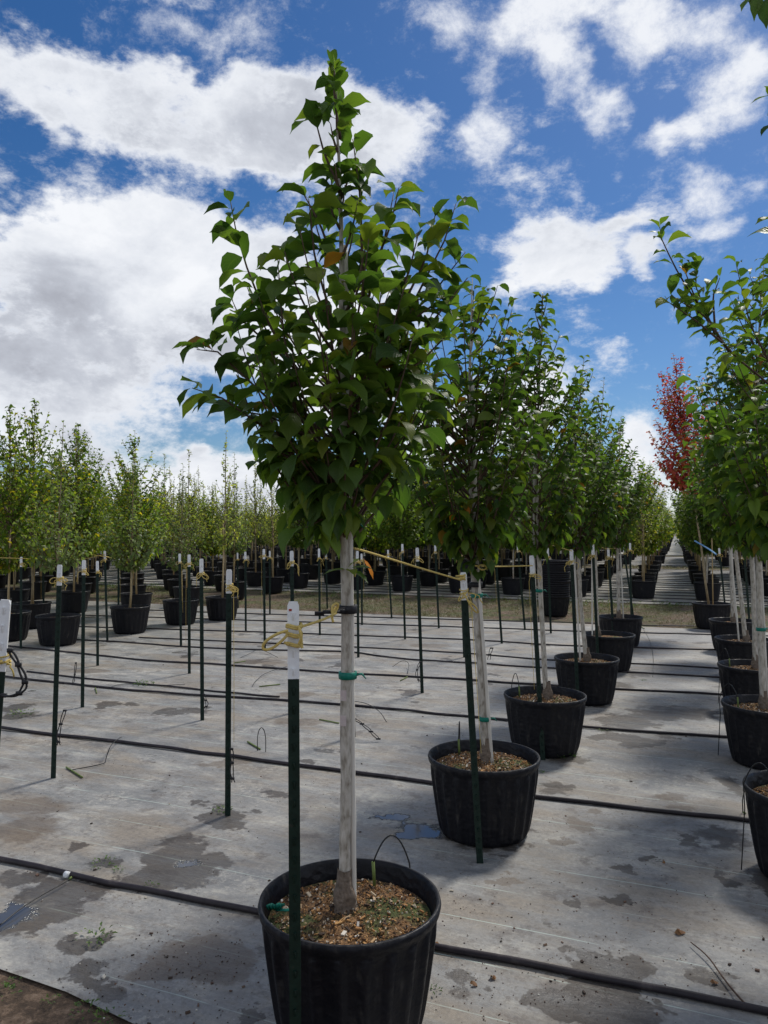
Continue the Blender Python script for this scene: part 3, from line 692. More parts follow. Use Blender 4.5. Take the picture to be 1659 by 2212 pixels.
PL = [
 (1000, 1236, 1037, 1865, 'green post right in front of the second pot of the row'),
 (1148, 1200, 1173, 1642, 'green post right in front of the third pot of the row'),
 (1234, 1187, 1249, 1530, 'green post right in front of the fourth pot of the row'),
 (1278, 1173, 1293, 1455, 'green post right in front of the fifth pot of the row'),
 (1313, 1184, 1327, 1400, 'green post right in front of the sixth pot of the row'),
 (1361, 1173, 1364, 1350, 'upright green post just behind the sixth pot of the row'),
 (1347, 1179, 1368, 1332, 'slanting green post beside the sixth tree, crossing the earth strip'),
 (1553, 1184, 1570, 1345, 'green post with a clean white tip behind the right-hand pots'),
 (1608, 1182, 1622, 1385, 'green post behind the third pot of the right-hand row'),
 (128, 1220, 115, 1681, 'green post leaning left, large, in front of the leftmost black pots'),
 (180, 1210, 178, 1528, 'green post with a dangling twine halfway between the leftmost two large posts'),
 (209, 1212, 211, 1438, 'green post with long curly twine tail, right of the dangling twine'),
 (226, 1190, 232, 1386, 'thin slanting green post left of the pot with three white ribs'),
 (45, 1203, 45, 1401, 'thin green post near the left edge with a loose twine tuft'),
 (93, 1205, 95, 1352, 'distant green post against the leftmost pot'),
 (255, 1200, 256, 1352, 'distant green post against the left side of a pot with a slanting cane'),
 (495, 1230, 492, 1762, 'green post standing closest to the foremost post, on its left, weeds at its foot'),
 (434, 1207, 437, 1556, 'green post with a strap hung near its foot, left of the post with weeds'),
 (408, 1198, 409, 1455, 'green post in the middle of three close posts left of centre'),
 (388, 1196, 391, 1397, 'leftmost and farthest of three close posts left of centre'),
 (530, 1192, 531, 1363, 'distant green post just right of the post with weeds at its foot'),
 (570, 1186, 572, 1402, 'green post with a twine bow, left of the foremost post'),
 (583, 1190, 583, 1328, 'most distant green post just left of the foremost post'),
 (513, 1194, 514, 1314, 'small distant green post above the post with weeds'),
 (630, 1190, 634, 1540, 'green post hidden by the foremost post save for its twined white tip'),
 (689, 1185, 691, 1372, 'green post between the foremost post and the foremost trunk'),
 (704, 1193, 707, 1314, 'distant thin post immediately left of the foremost trunk'),
 (753, 1195, 764, 1592, 'green post mostly hidden by the foremost trunk, a black chain at its foot'),
 (772, 1190, 774, 1420, 'green post immediately right of the foremost trunk'),
 (781, 1196, 782, 1350, 'second and thinner green post right of the foremost trunk'),
 (838, 1188, 846, 1336, 'distant green post under the long slanting rope'),
 (869, 1175, 875, 1381, 'green post with twine bow pointing left, under the long slanting rope'),
 (901, 1183, 912, 1497, 'largest green post under the long slanting rope'),
 (940, 1178, 948, 1357, 'distant green post with trailing twine, left of the second trunk'),
 (995, 1176, 1003, 1420, 'green post whose tip shows just above the second post of the row'),
 (1069, 1173, 1084, 1390, 'green post between the second and third trunks'),
 (1118, 1175, 1134, 1361, 'distant green post left of the third trunk'),
 (1183, 1184, 1190, 1368, 'green post standing in front of the stack of empty pots'),
]
for q in PL: post(*q)

# twine on the foremost post, tied on to the strap of the foremost tree
TW = []
def rope(pts, r, label, extra=(), name='yellow_twine'):
    mb = MB(); sm = [Vector(p) for p in pts]
    mb.tube(sm, r, 8)
    for e in extra: mb.tube([Vector(p) for p in e], r, 8)
    return tag(link(name, mb.mesh(name, M['twine'])), label, 'twine')
Yp = G(639, 2398).y
def wrapr(px, py, n=18, w_=.0215, dz=.0):
    c = P(px, py, Yp); return [c + Vector((w_ * math.cos(t), .016 + .026 * math.sin(t), dz * t / 6.28 + .003 * math.sin(2 * t))) for t in [i / (n - 1) * 6.6 - .2 for i in range(n)]]
lp = [P(x, y, Yp - .02 + d) for x, y, d in [(622, 1362, 0), (600, 1368, -.01), (575, 1383, -.01), (566, 1397, 0), (572, 1405, 0), (590, 1400, 0), (608, 1385, 0), (621, 1372, 0)]]
def smooth(pts, k=4):
    pts = [Vector(p) for p in pts]
    for _ in range(2):
        q = [pts[0]]
        for a, b2 in zip(pts[:-1], pts[1:]): q += [a.lerp(b2, .25), a.lerp(b2, .75)]
        pts = q + [pts[-1]]
    return pts
ex = [wrapr(634, 1352), wrapr(634, 1356), wrapr(634, 1370), wrapr(634, 1374), wrapr(634, 1391), wrapr(635, 1394), smooth(lp),
      smooth([P(644, 1374, Yp - .02), P(652, 1380, Yp - .025), P(650, 1392, Yp - .02), P(653, 1400, Yp - .02)]),
      smooth([P(646, 1352, Yp - .02), P(648, 1362, Yp - .03), P(652, 1376, Yp - .03), P(646, 1391, Yp - .02)]),
      smooth([P(622, 1392, Yp - .01), P(615, 1388, Yp - .02)]),
      smooth([P(725, 1312, 2.53), P(719, 1322, 2.51), P(717, 1335, 2.5), P(720, 1344, 2.5)]),
      smooth([P(719, 1330, 2.5), P(716, 1312, 2.5), P(724, 1303, 2.51), P(731, 1305, 2.52), P(729, 1315, 2.53), P(721, 1326, 2.51)])]
rope(smooth([P(646, 1355, Yp - .01), P(660, 1351, Yp + .04), P(700, 1338, 2.4), P(727, 1324, 2.53)]), .0042, 'bright yellow twine with a long loop, wound round the foremost white post tip', ex)
rope(smooth([P(764, 1184, 2.7), P(800, 1194, 2.85), P(900, 1225, 3.3), P(996, 1253, 3.77)]), .0042, 'long yellow twine slanting from the foremost tree down to the second post',
     [[P(996, 1253, 3.77) + Vector((.022 * math.cos(t), .02 + .025 * math.sin(t), .002 * t)) for t in [i * .42 for i in range(31)]],
      smooth([P(1003, 1283, 3.76), P(1012, 1300, 3.75), P(1022, 1318, 3.78), P(1034, 1326, 3.9), P(1030, 1312, 3.8), P(1010, 1296, 3.76)])])
rope(smooth([P(1027, 1222, 4.1), P(1060, 1224, 4.5), P(1110, 1223, 5.0), P(1150, 1222, 5.48)]), .004, 'yellow twine stretched level from the second trunk to the third post',
     [smooth([P(1032, 1224, 4.15), P(1040, 1232, 4.15), P(1053, 1228, 4.15), P(1046, 1219, 4.15), P(1034, 1221, 4.15)])])
rope([P(0, 1205, 10.5), P(45, 1206, 10.5), P(93, 1209, 13.5)], .005, 'yellow twine linking the two thin posts at the left edge')
rope([P(30, 1186, 11), P(93, 1206, 13.6), P(180, 1208, 12), P(228, 1197, 11.2)], .004, 'yellow twine sagging behind the leftmost large posts')
rope([P(180, 1196, 12), P(228, 1202, 11.2), P(256, 1208, 13)], .005, 'yellow twine running left from the distant post by the slanting cane')
rope([P(1235, 1190, 7.0), P(1200, 1180, 6.3), P(1170, 1172, 5.8)], .004, 'yellow twine from the fourth post up to the third tree')
rope([P(1278, 1178, 8.7), P(1313, 1186, 10.4), P(1347, 1182, 12)], .004, 'yellow twine joining the fifth and sixth posts of the row')
# black link straps
strapgrp = 'black rubber tree straps hanging from the posts'
def strap(pts, w_, label):
    pts = smooth(pts); mb = MB(); n = len(pts)
    for side in (-1, 1):
        mb.tube([p + Vector((side * w_ * .5 * (0.35 + .65 * abs(math.sin(i * math.pi / 6))), 0, 0)) for i, p in enumerate(pts)], .0034, 6)
    for i in range(0, n, 6): mb.box(pts[i], (w_ * .6, .004, .006))
    tag(link('tree_strap', mb.mesh('tree_strap', M['strap'])), label, 'strap', strapgrp)
strap([P(22, 1405, 2.25), P(38, 1432, 2.25), P(52, 1462, 2.25), P(55, 1480, 2.25), P(45, 1497, 2.25), P(22, 1506, 2.25), P(0, 1500, 2.28)], .014, 'black and silver strap hooked below the white tip at the left edge')
strap([P(765, 1553, 6.05), P(780, 1562, 6.04), P(795, 1574, 6.02), P(805, 1584, 6.0), P(818, 1597, 5.98)], .03, 'black chain strap slanting to the right from behind the foremost trunk')
strap([P(500, 1618, 4.38), P(502, 1645, 4.38), P(500, 1668, 4.38), P(504, 1690, 4.38)], .018, 'black strap hanging low on the post with weeds at its foot')
strap([P(140, 1535, 5.05), P(132, 1560, 5.05), P(125, 1590, 5.05), P(127, 1610, 5.05)], .02, 'black strap hanging on twine beside the large left-leaning post')
strap([P(440, 1500, 6.6), P(444, 1512, 6.6), P(448, 1520, 6.6), P(444, 1530, 6.6)], .02, 'short black strap low on the post left of the one with weeds')
strap([P(908, 1430, 7.6), P(901, 1445, 7.6), P(899, 1460, 7.6), P(907, 1474, 7.6)], .02, 'black strap tied at mid height on the largest post under the slanting rope')
strap([P(1062, 1400, 8), P(1058, 1412, 8), P(1056, 1425, 8)], .03, 'black strap hanging between the second and third trunks')
strap([P(164, 1432, 7.1), P(162, 1455, 7.1), P(158, 1475, 7.1)], .014, 'thin black strap hung on twine left of the second large left post')
strap([P(690, 1325, 2.53), P(705, 1322, 2.52), P(722, 1322, 2.52), P(736, 1318, 2.56)], .026, 'black strap joining the foremost trunk to the bright twine')

# ------------------------------------------------------------------ trees of the main row
ROWG = 'potted trees in the front row'; RG2 = 'potted trees in the right-hand row'
prof1 = [(1.60, .01), (1.68, .03), (1.80, .07), (1.92, .14), (2.04, .29), (2.14, .38), (2.28, .38), (2.42, .36), (2.55, .33), (2.65, .25), (2.76, .13), (2.88, .06), (3.05, .04), (3.26, .01)]
X1 = [
 ([(738, 420), (700, 330), (674, 232)], (0, -.05)), ([(785, 640), (778, 420), (762, 300)], (0, -.06)), ([(735, 300), (722, 210), (722, 135)], (0, 0)),
 ([(640, 900), (610, 700), (600, 560)], (-.05, -.15)), ([(700, 1000), (600, 730), (540, 600), (510, 500), (497, 430)], (0, -.05)),
 ([(738, 760), (680, 560), (667, 430)], (0, -.1)), ([(840, 720), (920, 560), (942, 455)], (0, .0)), ([(780, 700), (830, 520), (850, 420)], (0, .06)),
 ([(735, 1020), (600, 880), (470, 760), (425, 755)], (0, -.1)), ([(735, 1080), (580, 930), (480, 860), (415, 838)], (0, -.05)), ([(740, 1100), (650, 1010), (570, 950)], (0, -.12)),
 ([(755, 960), (815, 880), (850, 700), (880, 600)], (0, -.1)), ([(755, 1010), (850, 900), (950, 800)], (0, .05)), ([(790, 760), (930, 640), (1005, 545)], (0, .1)),
 ([(735, 900), (600, 760), (520, 690), (500, 645)], (0, .1)), ([(735, 1150), (690, 1040), (640, 960)], (0, -.15)), ([(745, 1120), (790, 1000), (830, 900)], (0, .1)),
 ([(745, 980), (650, 850), (520, 780)], (0, .15)), ([(800, 780), (900, 640), (960, 520), (985, 440)], (0, .08)), ([(790, 740), (880, 600), (905, 500)], (0, -.08)), ([(800, 820), (930, 700), (1010, 600)], (0, -.05)), ([(780, 640), (840, 500), (862, 405)], (0, -.04)), ([(770, 860), (900, 790), (1000, 690)], (0, .06)), ([(740, 620), (690, 480), (645, 400)], (0, .05)), ([(745, 1000), (590, 900), (470, 880)], (0, .08)), ([(740, 800), (880, 700), (960, 640)], (0, -.12)),
 ([(740, 1050), (620, 980), (560, 1000)], (0, -.05)), ([(740, 1100), (690, 1080), (650, 1100)], (0, -.1)), ([(740, 1150), (700, 1120), (660, 1140)], (0, -.12))]
def low_leaves(rg, tr):       # big hanging leaves round the foot of the crown and two sprouts on the trunk
    A = []
    for i in range(24):
        z = rg.uniform(1.62, 1.95); c = trunk_at(tr, z); a = rg.uniform(2.6, 5.0); r = rg.uniform(.01, .15) * (1 if z > 1.72 else .6)
        LL = rg.uniform(.10, .155); A.append((c.x + r * math.cos(a), c.y + r * math.sin(a), z, a + rg.gauss(0, .4), rg.uniform(-.9, -.3), rg.uniform(-1.6, -1.2), rg.gauss(0, .4), LL, LL * .62))
    c = trunk_at(tr, 1.53)
    for a, p in ((0.1, .25), (3.3, .1), (5.0, .1), (-.5, -.2), (1.2, .6)): A.append((c.x + .012, c.y - .02, 1.53 + .015 * p, a, p, p - .6, 0, .09, .038))
    return A
t1 = near_tree((G(756, 1938, .42).x, G(756, 1938, .42).y), [(745, 1905), (747, 1500), (746, 1250), (741, 1000), (738, 700), (735, 400), (722, 130)], prof1, 21,
    'foremost young tree in a black pot, its dark crown filling the centre', ROWG, nshoot=90, explicit_px=X1, L=.148, spacing=.037, drip=1.15,
    ties=(1.17, .8 if False else 1.68), straps=(1.395,), trr=(.0205, .017), stake_off=(.019, .010), extra_leaves=low_leaves)
# faded tags on its trunk
for z in (1.105, 1.02):
    mb = MB(); mb.lathe([(.0214, z - .018), (.0214, z + .018)], 24, None, (0, 0, 0)); V = [v for v in mb.v]
    cc = Vector(t1.children[0].location); trl = P(746, 1500, t1.location.y) - t1.location
    keep = [f for f in mb.f if sum(mb.v[i][1] for i in f) / 4 < -.014 and sum(mb.v[i][0] for i in f) < .02]
    m2 = MB(); m2.add([(v[0] + trl.x - .001, v[1] + trl.y - .0008, v[2]) for v in mb.v], keep); link('faded_tag', m2.mesh('faded_tag', M['tag']), [c_ for c_ in t1.children if c_.name.startswith('trunk')][0])
mb = MB(); fl = G(595, 1965, .385) - t1.location
for k in range(5): mb.tube([fl + Vector((k * .009 - .02, 0, 0)), fl + Vector((k * .011 - .022, -.012, .022)), fl + Vector((k * .015 - .03, .012, .01 + .005 * (k % 2)))], [.006, .010, .004], 6, flat=.25)
mb.tube([fl, fl + Vector((.035, -.003, .0)), fl + Vector((.07, .004, .0))], .005, 6, flat=.3)
link('loose_tape', mb.mesh('loose_tape', M['tape']), t1)
# orange leaf by the foremost trunk
V, Fq, uv = leaf_arrays([tuple(P(784, 1205, 2.66)) + (-.3, -.9, -1.3, .2, .085, .03)]); tag(link('orange_leaf', np_mesh('orange_leaf', V, Fq, M['orange'], uv=uv)), 'single orange leaf hanging by the foremost trunk', 'leaf')
V, Fq, uv = leaf_arrays([tuple(P(996, 1092, 4.0)) + (-.3, -.5, -1.2, .9, .07, .045), tuple(P(985, 1112, 4.0)) + (3, -.5, -1.2, .9, .05, .035)]); tag(link('orange_leaves', np_mesh('orange_leaves', V, Fq, M['orange'], uv=uv)), 'pair of orange leaves low on the second crown of the row', 'leaf')

def gprof(top, R_=.42, zb=1.5):
    h = top - zb
    return [(zb, .05), (zb + .08 * h, R_ * .32), (zb + .2 * h, R_ * .62), (zb + .36 * h, R_), (zb + .55 * h, R_ * .88), (zb + .7 * h, R_ * .6), (zb + .83 * h, R_ * .33), (zb + .93 * h, R_ * .16), (top, .03)]
def gp(x, y): q = G(x, y, .42); return (q.x, q.y)
near_tree(gp(1045, 1630), [(1051, 1640), (1040, 1480), (1022, 1200), (1014, 900), (1020, 600)], [(1.5, .05), (1.6, .14), (1.8, .28), (2.1, .44), (2.4, .47), (2.65, .42), (2.85, .32), (3.0, .2), (3.1, .06)], 22, 'second potted tree from the camera, its crown touching the foremost one', ROWG,
    nshoot=125, L=.13, spacing=.035, ties=(.62, 1.3), straps=(1.36, 1.46), trr=(.022, .018), stake_off=(.018, -.024), drip=2.2, hi=True)
near_tree(gp(1177, 1499), [(1183, 1505), (1176, 1450), (1166, 1250), (1158, 1000), (1172, 640)], gprof(3.46, .50, 1.5), 23, 'third potted tree of the row, with a tall pointed top against blue sky', ROWG,
    nshoot=125, L=.125, spacing=.035, ties=(1.2,), trr=(.020, .017), stake_off=(-.04, .0), drip=2.6, hi=False)
near_tree(gp(1267, 1420), [(1268, 1424), (1258, 1350), (1246, 1150), (1240, 1000), (1262, 770)], gprof(3.36, .50, 1.45), 24, 'fourth potted tree of the row', ROWG, nshoot=125, L=.12, spacing=.035, trr=(.021, .017), stake_off=(-.04, 0), hi=False, ties=(1.5,))
near_tree(gp(1314, 1369), [(1291, 1375), (1288, 1300), (1285, 1100), (1305, 820)], gprof(3.46, .50, 1.45), 25, 'fifth potted tree of the row, a slender top', ROWG, nshoot=120, L=.12, spacing=.036, trr=(.024, .018), stake_off=(-.04, 0), hi=False, chips=False)
near_tree(gp(1340, 1331), [(1337, 1337), (1334, 1200), (1332, 1100), (1342, 900)], gprof(3.28, .50, 1.4), 26, 'sixth potted tree of the row, the last before the bare earth', ROWG, nshoot=120, L=.12, spacing=.036, trr=(.026, .019), stake_off=(.04, 0), hi=False, chips=False)
# right-hand row
def low3(rg, tr): return []
XR1 = [([(1740, 900), (1640, 812), (1575, 760), (1530, 690), (1500, 610), (1510, 560)], (0, -.15)), ([(1575, 760), (1530, 690), (1470, 600), (1430, 520), (1425, 490)], (-.05, -.12)), ([(1560, 740), (1520, 680), (1450, 640)], (-.05, -.15)),
       ([(1545, 720), (1540, 640), (1555, 600)], (-.05, -.1)), ([(1700, 860), (1620, 700), (1590, 570)], (0, .05)), ([(1560, 740), (1500, 690), (1440, 650)], (-.1, -.2)), ([(1545, 720), (1500, 640), (1470, 560)], (-.1, -.05))]
near_tree((2.06, 3.67), [(1748, 1700), (1740, 1400), (1735, 1100), (1730, 800), (1725, 420)], gprof(3.35, .56, 1.5), 31, 'nearest potted tree at the right edge, a long branch reaching out to the left', RG2, nshoot=85, L=.135, spacing=.03, explicit_px=XR1, drip=3.3, ties=(.9, 1.3))
near_tree(gp(1659, 1520), [(1650, 1540), (1642, 1350), (1636, 1150), (1630, 900), (1650, 560)], gprof(3.7, .56, 1.5), 32, 'second potted tree of the right-hand row, with a blue ribbon on its trunk', RG2, nshoot=140, L=.125, spacing=.034, drip=3.0, ties=(.95,), hi=False, trr=(.023, .019))
near_tree(gp(1628, 1436), [(1632, 1440), (1628, 1300), (1618, 1100), (1600, 800)], gprof(3.25, .56, 1.45), 33, 'third potted tree of the right-hand row', RG2, nshoot=130, L=.12, spacing=.036, drip=2.6, hi=False, trr=(.024, .019))
near_tree(gp(1606, 1379), [(1612, 1388), (1590, 1200), (1570, 1050), (1560, 850)], gprof(3.15, .56, 1.5), 34, 'fourth potted tree of the right-hand row, its trunk leaning left', RG2, nshoot=120, L=.12, spacing=.036, hi=False, trr=(.026, .02), stake_off=(-.05, 0))
near_tree(gp(1583, 1339), [(1584, 1342), (1578, 1200), (1575, 1100), (1545, 900)], gprof(3.2, .55, 1.5), 35, 'fifth potted tree of the right-hand row', RG2, nshoot=120, L=.12, spacing=.036, hi=False, chips=False, trr=(.026, .02))
def corner_leaves(rg, tr):
    A = []; b0 = Vector((1.42, 1.95, 0))
    for (x, y, az_, p, l) in [(1648, -12, 3.5, -.9, .085), (1655, -8, 4.2, -1.2, .09), (1662, -5, 5.2, -1.0, .08), (1672, 205, 3.2, -.1, .07), (1675, 262, 3.3, -.5, .06), (1680, 470, 3.1, .0, .06), (1640, -14, 3.2, -.5, .07)]:
        q = P(x, y, 1.9) - b0; A.append((q.x, q.y, q.z, az_, p, p - .6, rg.gauss(0, .3), l, l * .5))
    return A
near_tree((1.42, 1.95), [(2022, 2200), (2020, 1500), (2015, 1000), (2010, 200)], gprof(3.3, .45, 1.6), 36, 'tree beyond the right edge of which only a few leaves hang into the top corner', RG2, nshoot=46, extra_leaves=corner_leaves, L=.11, spacing=.034,
    explicit_px=[([(1900, 200), (1760, 0), (1690, -60), (1640, -20)], (0, 0)), ([(1850, 400), (1740, 260), (1690, 230)], (0, .1)), ([(1880, -120), (1740, -90), (1660, -30), (1630, -4)], (0, 0)), ([(1900, 300), (1760, 200), (1668, 225)], (0, 0))])
# blue ribbon
q = P(1637, 1150, gp(1659, 1520)[1]); mb = MB()
for k in range(6):
    a = k * 1.05; mb.tube([q, q + Vector((.05 * math.cos(a), -.03, .035 * math.sin(a * 1.3))), q + Vector((.03 * math.cos(a + .5), -.04, -.05 + .03 * math.sin(a)))], [.012, .02, .006], 6, flat=.2)
tag(link('blue_ribbon', mb.mesh('blue_ribbon', M['blue_tape'])), 'deep blue ribbon knotted on a trunk near the right edge', 'ribbon')
mb = MB(); mb.tube(smooth([P(1500, 1168, 8), P(1530, 1185, 7.6), P(1548, 1198, 7.2)]), .008, 6, flat=.3); tag(link('blue_ribbon', mb.mesh('blue_ribbon', m_noise('pale_blue_ribbon', [(.3, (.1, .3, .6)), (.7, (.3, .5, .75))], 20))), 'pale blue ribbon slanting down under the right-hand crowns', 'ribbon')

# ------------------------------------------------------------------ background trees
def bg_crown(rg, h, zb, R_, nshoot, spacing, L, sparse_top=.0, t0=.25, dome=False):
    tr = [Vector((0, 0, .35)), Vector((rg.gauss(0, .02), rg.gauss(0, .02), zb)), Vector((rg.gauss(0, .05), rg.gauss(0, .05), h))]
    pr = [(zb, R_ * .35), (zb + .1 * (h - zb), R_ * .8), (zb + .3 * (h - zb), R_), (zb + .5 * (h - zb), R_ * .85), (zb + (.68) * (h - zb), R_ * (.5 - .25 * sparse_top)), (zb + .85 * (h - zb), R_ * (.25 - .1 * sparse_top)), (h, .02)]
    if dome: pr = [(zb, R_ * .4), (zb + .1 * (h - zb), R_ * .85), (zb + .3 * (h - zb), R_), (zb + .55 * (h - zb), R_ * .93), (zb + .75 * (h - zb), R_ * .74), (zb + .9 * (h - zb), R_ * .42), (h, .06)]
    A, sh = crown(rg, tr, pr, nshoot, spacing, L, wr=.75, inner=.8, t0=t0)
    return tr, A, sh
KINDS = {  # height, crown base, radius, shoots, spacing, leaf length, leaf material, wording
 'oak': (3.35, 1.1, .66, 110, .055, .10, 'leaf_oak', 'oak'), 'maple': (3.2, 1.02, .78, 180, .05, .11, 'leaf_maple', 'maple'),
 'dense': (3.95, 1.22, .9, 230, .05, .13, 'leaf_dense', 'dense'), 'airy': (3.2, 1.3, .5, 60, .06, .085, 'leaf_airy', 'airy'), 'red': (4.75, 2.4, .60, 230, .04, .11, 'leaf_red', 'red')}
def build_proto(kind, seed):
    h, zb, R_, ns, sp_, L, lm, _ = KINDS[kind]; rg = random.Random(seed); h *= rg.uniform(.93, 1.08) if kind != 'red' else 1; R_ *= rg.uniform(.85, 1.12); ns = int(ns * rg.uniform(.75, 1.1))
    tr, A, sh = bg_crown(rg, h, zb, R_, ns, sp_, L, 1.0 if kind in ('oak', 'airy') else .2, dome=kind in ('dense', 'maple', 'red'))
    V, Fq, uv = leaf_arrays(A, seg=SEG2)
    cr = np_mesh('crown_' + kind, V, Fq, M[lm])
    mb = MB(); n = 9; mb.tube([trunk_at(tr, .35 + (h - .35) * i / n) + Vector((rg.gauss(0, .005), rg.gauss(0, .005), 0)) for i in range(n + 1)], [.021 * (1 - .85 * i / n) for i in range(n + 1)], 8)
    tk = mb.mesh('trunk_' + kind, M['bark_bg'] if kind != 'dense' else M['bark'])
    mb = MB()
    for pts, _ in sh[:-1]: mb.tube(pts[::2], [.006, .005, .004, .003, .002], 4, False)
    br = mb.mesh('branches_' + kind, M['twig'])
    mb = MB(); mb.tube([(.03, .01, .35), (.015, .015, zb), (.01, .012, zb + .5)], .009, 6); ck = mb.mesh('cane_' + kind, M['stake_warm'])
    # one joined mesh for distant copies
    J = MB(); J.mi = 0; fp = POT_LO
    for i_, me in enumerate((POT_LO, SOIL_LO, tk, ck, br)):
        J.mi = i_; J.add([tuple(v.co) for v in me.vertices], [tuple(p.vertices) for p in me.polygons])
    o = len(J.v); J.mi = 5; J.add(V.tolist(), Fq.tolist())
    jm = J.mesh('joined_' + kind, [M['pot'], M['soil'], M['bark_bg'], M['stake_warm'], M['twig'], M[lm]])
    # very low detail for the far mass
    A2 = [a[:7] + (a[7] * 2.3, a[8] * 2.2) for a in rg.sample(A, min(len(A), 150))]
    V2, F2, _ = leaf_arrays(A2, seg=SEG2)
    K = MB(); K.tube([(0, 0, .3), (0, 0, h * .9)], [.022, .006], 4, False); K.mi = 1; K.tube([(.03, 0, .3), (.02, 0, zb + .4)], [.012, .012], 4, False)
    K.mi = 2; K.lathe([(.23, 0), (.30, .40), (.305, .42), (.27, .40), (0.001, .36)], 9)
    KV = np.array(K.v); KF = np.array([f for f in K.f]); KM = np.array(K.m)
    fV = np.concatenate([KV, V2]); fF = np.concatenate([KF, F2 + len(KV)]); fM = np.concatenate([KM, np.full(len(F2), 3 + list(KINDS).index(kind))])
    return dict(crown=cr, trunk=tk, branches=br, cane=ck, joined=jm, far=(fV, fF, fM))
PROTO = {k: [build_proto(k, 100 + 7 * i + len(k)) for i in range(5 if k != 'red' else 1)] for k in KINDS}
LBL = {'oak': 'blue-green young tree with a thin straggling top in a black pot', 'maple': 'yellow-green bushy young tree in a black pot',
       'dense': 'dark green dense-crowned young tree in a black pot', 'airy': 'pale airy young tree with a pale cane in a black pot', 'red': 'narrow red-leaved tree'}
rb = random.Random(5)
def bg_tree(kind, x, y, label, group, s=1.0, joined=False, mid=False, rz=None, hs=1.0):
    pr = rb.choice(PROTO[kind]); rz = rb.random() * 6.28 if rz is None else rz
    if joined:
        o = link('potted_tree', pr['joined'], None, (x, y, .005)); o.rotation_euler = (rb.gauss(0, .015), rb.gauss(0, .015), rz); o.scale = (s, s, s * hs); return tag(o, label, 'potted tree', group)
    o = thing('potted_tree', (x, y, .005), label, 'potted tree', group, (0, 0, rz)); 
    link('pot', POT_MID if mid else POT_LO, o); link('soil', SOIL_LO if not mid else SOIL[0], o)
    for nm, key in (('trunk', 'trunk'), ('support_cane', 'cane'), ('branches', 'branches'), ('crown', 'crown')):
        c = link(nm, pr[key], o); c.scale = (s, s, s * hs) if nm in ('crown', 'branches', 'trunk') else (1, 1, 1)
        if nm != 'support_cane': c.location.z = .355 * (1 - s * hs) 
    return o
placed = []
def free(x, y, d=.75): return all((x - a) ** 2 + (y - b2) ** 2 > d * d for a, b2 in placed)
# first left-hand trees, told apart one by one
LG = 'potted trees at the left before the bare earth'
for (px, py, kind, lb, s, hs) in [(126, 1329, 'oak', 'young tree in the largest black pot at the left, behind the left-leaning post', .95, 1.03), (281, 1310, 'oak', 'young tree with a slanting cane in a lone white-ribbed black pot left of centre', .92, .98),
        (390, 1296, 'oak', 'young tree with a bare forked top behind three close posts left of centre', .85, .98), (480, 1289, 'airy', 'thin pale young tree just behind the post with weeds at its foot', 1, 1.02), (20, 1322, 'maple', 'yellow-green young tree in a pot cut by the left edge', 1.0, 1.1),
        (69, 1302, 'maple', 'bushy yellow-green young tree behind the largest left pot', 1.05, 1.15)]:
    q = G(px, py, .42); placed.append((q.x, q.y)); bg_tree(kind, q.x, q.y, lb, LG, s, mid=True, hs=hs)
q = gp(1537, 1303); placed.append(q); rt = bg_tree('red', q[0], q[1], 'red-leaved narrow tree rising behind the right-hand row', RG2, 1.0, mid=True, hs=.98, rz=0)
for c_ in rt.children:
    if c_.name.split('.')[0] in ('crown', 'branches', 'trunk'): c_.rotation_euler.y = -.13
# the grid beyond: rows 1.5 m apart, pots 1.8 m apart
D2 = Vector((.385, 1)).normalized(); A2v = Vector((D2.y, -D2.x)); ORG = Vector((6.47, 17.0))
cands = []
def region_kind(x, y):
    s = x / y; px = CX + F * s; r = rb.random()
    if px < 340: return 'maple' if r < .62 else ('oak' if r < .9 else 'dense')
    if px < 470: return 'maple' if r < .3 else ('oak' if r < .55 else 'airy')
    if px < 640: return 'airy' if r < .8 else 'oak'
    if px < 1330: return 'dense' if r < .86 else 'maple'
    if px < 1470: return 'airy' if r < .5 else 'maple'
    return 'maple' if r < .6 else 'dense'
for i in range(-8, 90):
    for j in range(-75, 60):
        p = ORG + D2 * (i * 1.8 + 1.0) + A2v * ((j + .5) * 1.5)
        x, y = p.x + rb.gauss(0, .06), p.y + rb.gauss(0, .06); sl_ = x * ROWD.x + y * ROWD.y
        if y < 10 or y > 150: continue
        if abs(x / y) > .54 and not (abs(x) - .54 * y < .8): continue
        blk = 2 if S2[0] + .3 < sl_ < S2[1] - .3 else 3 if S3[0] + .3 < sl_ < S3[1] - .3 else 4 if sl_ > S4[0] + .3 else 0
        ac = x * ACR.x + y * ACR.y
        if blk == 0 and not (sl_ < S2[0] and ac < -9.3 and y > 12.5): continue
        if blk == 4 and y > 75 and rb.random() < .35 : continue
        if not free(x, y, .9): continue
        cands.append((y, x, blk, j, i))
cands.sort()
print('grid trees', len(cands))
GN = {0: 'potted trees of the left block before the bare earth', 2: 'potted trees in rows just beyond the bare earth strip', 3: 'potted trees in the farther rows', 4: 'potted trees in the farther rows'}
WH = {0: 'in the left rows before the bare earth strip', 2: 'in the rows just beyond the bare earth strip', 3: 'in the farther rows', 4: 'in the farther rows'}
NIND = 285
far = []
PH = {'oak': 'straggly blue-green tree', 'maple': 'bushy yellow-green tree', 'dense': 'dense dark-green tree', 'airy': 'thin pale-green tree'}
rowpos = {}
for blk_ in (0, 2, 3, 4):
    for j_ in set(c[3] for c in cands if c[2] == blk_):
        col_ = sorted(c[4] for c in cands if c[2] == blk_ and c[3] == j_)
        if blk_ == 0: col_ = col_[::-1]
        for n_, i_ in enumerate(col_): rowpos[(blk_, j_, i_)] = n_ + 1
WHERE = {0: 'before the bare earth', 2: 'behind the bare earth', 3: 'past the second strip', 4: 'past the third strip'}
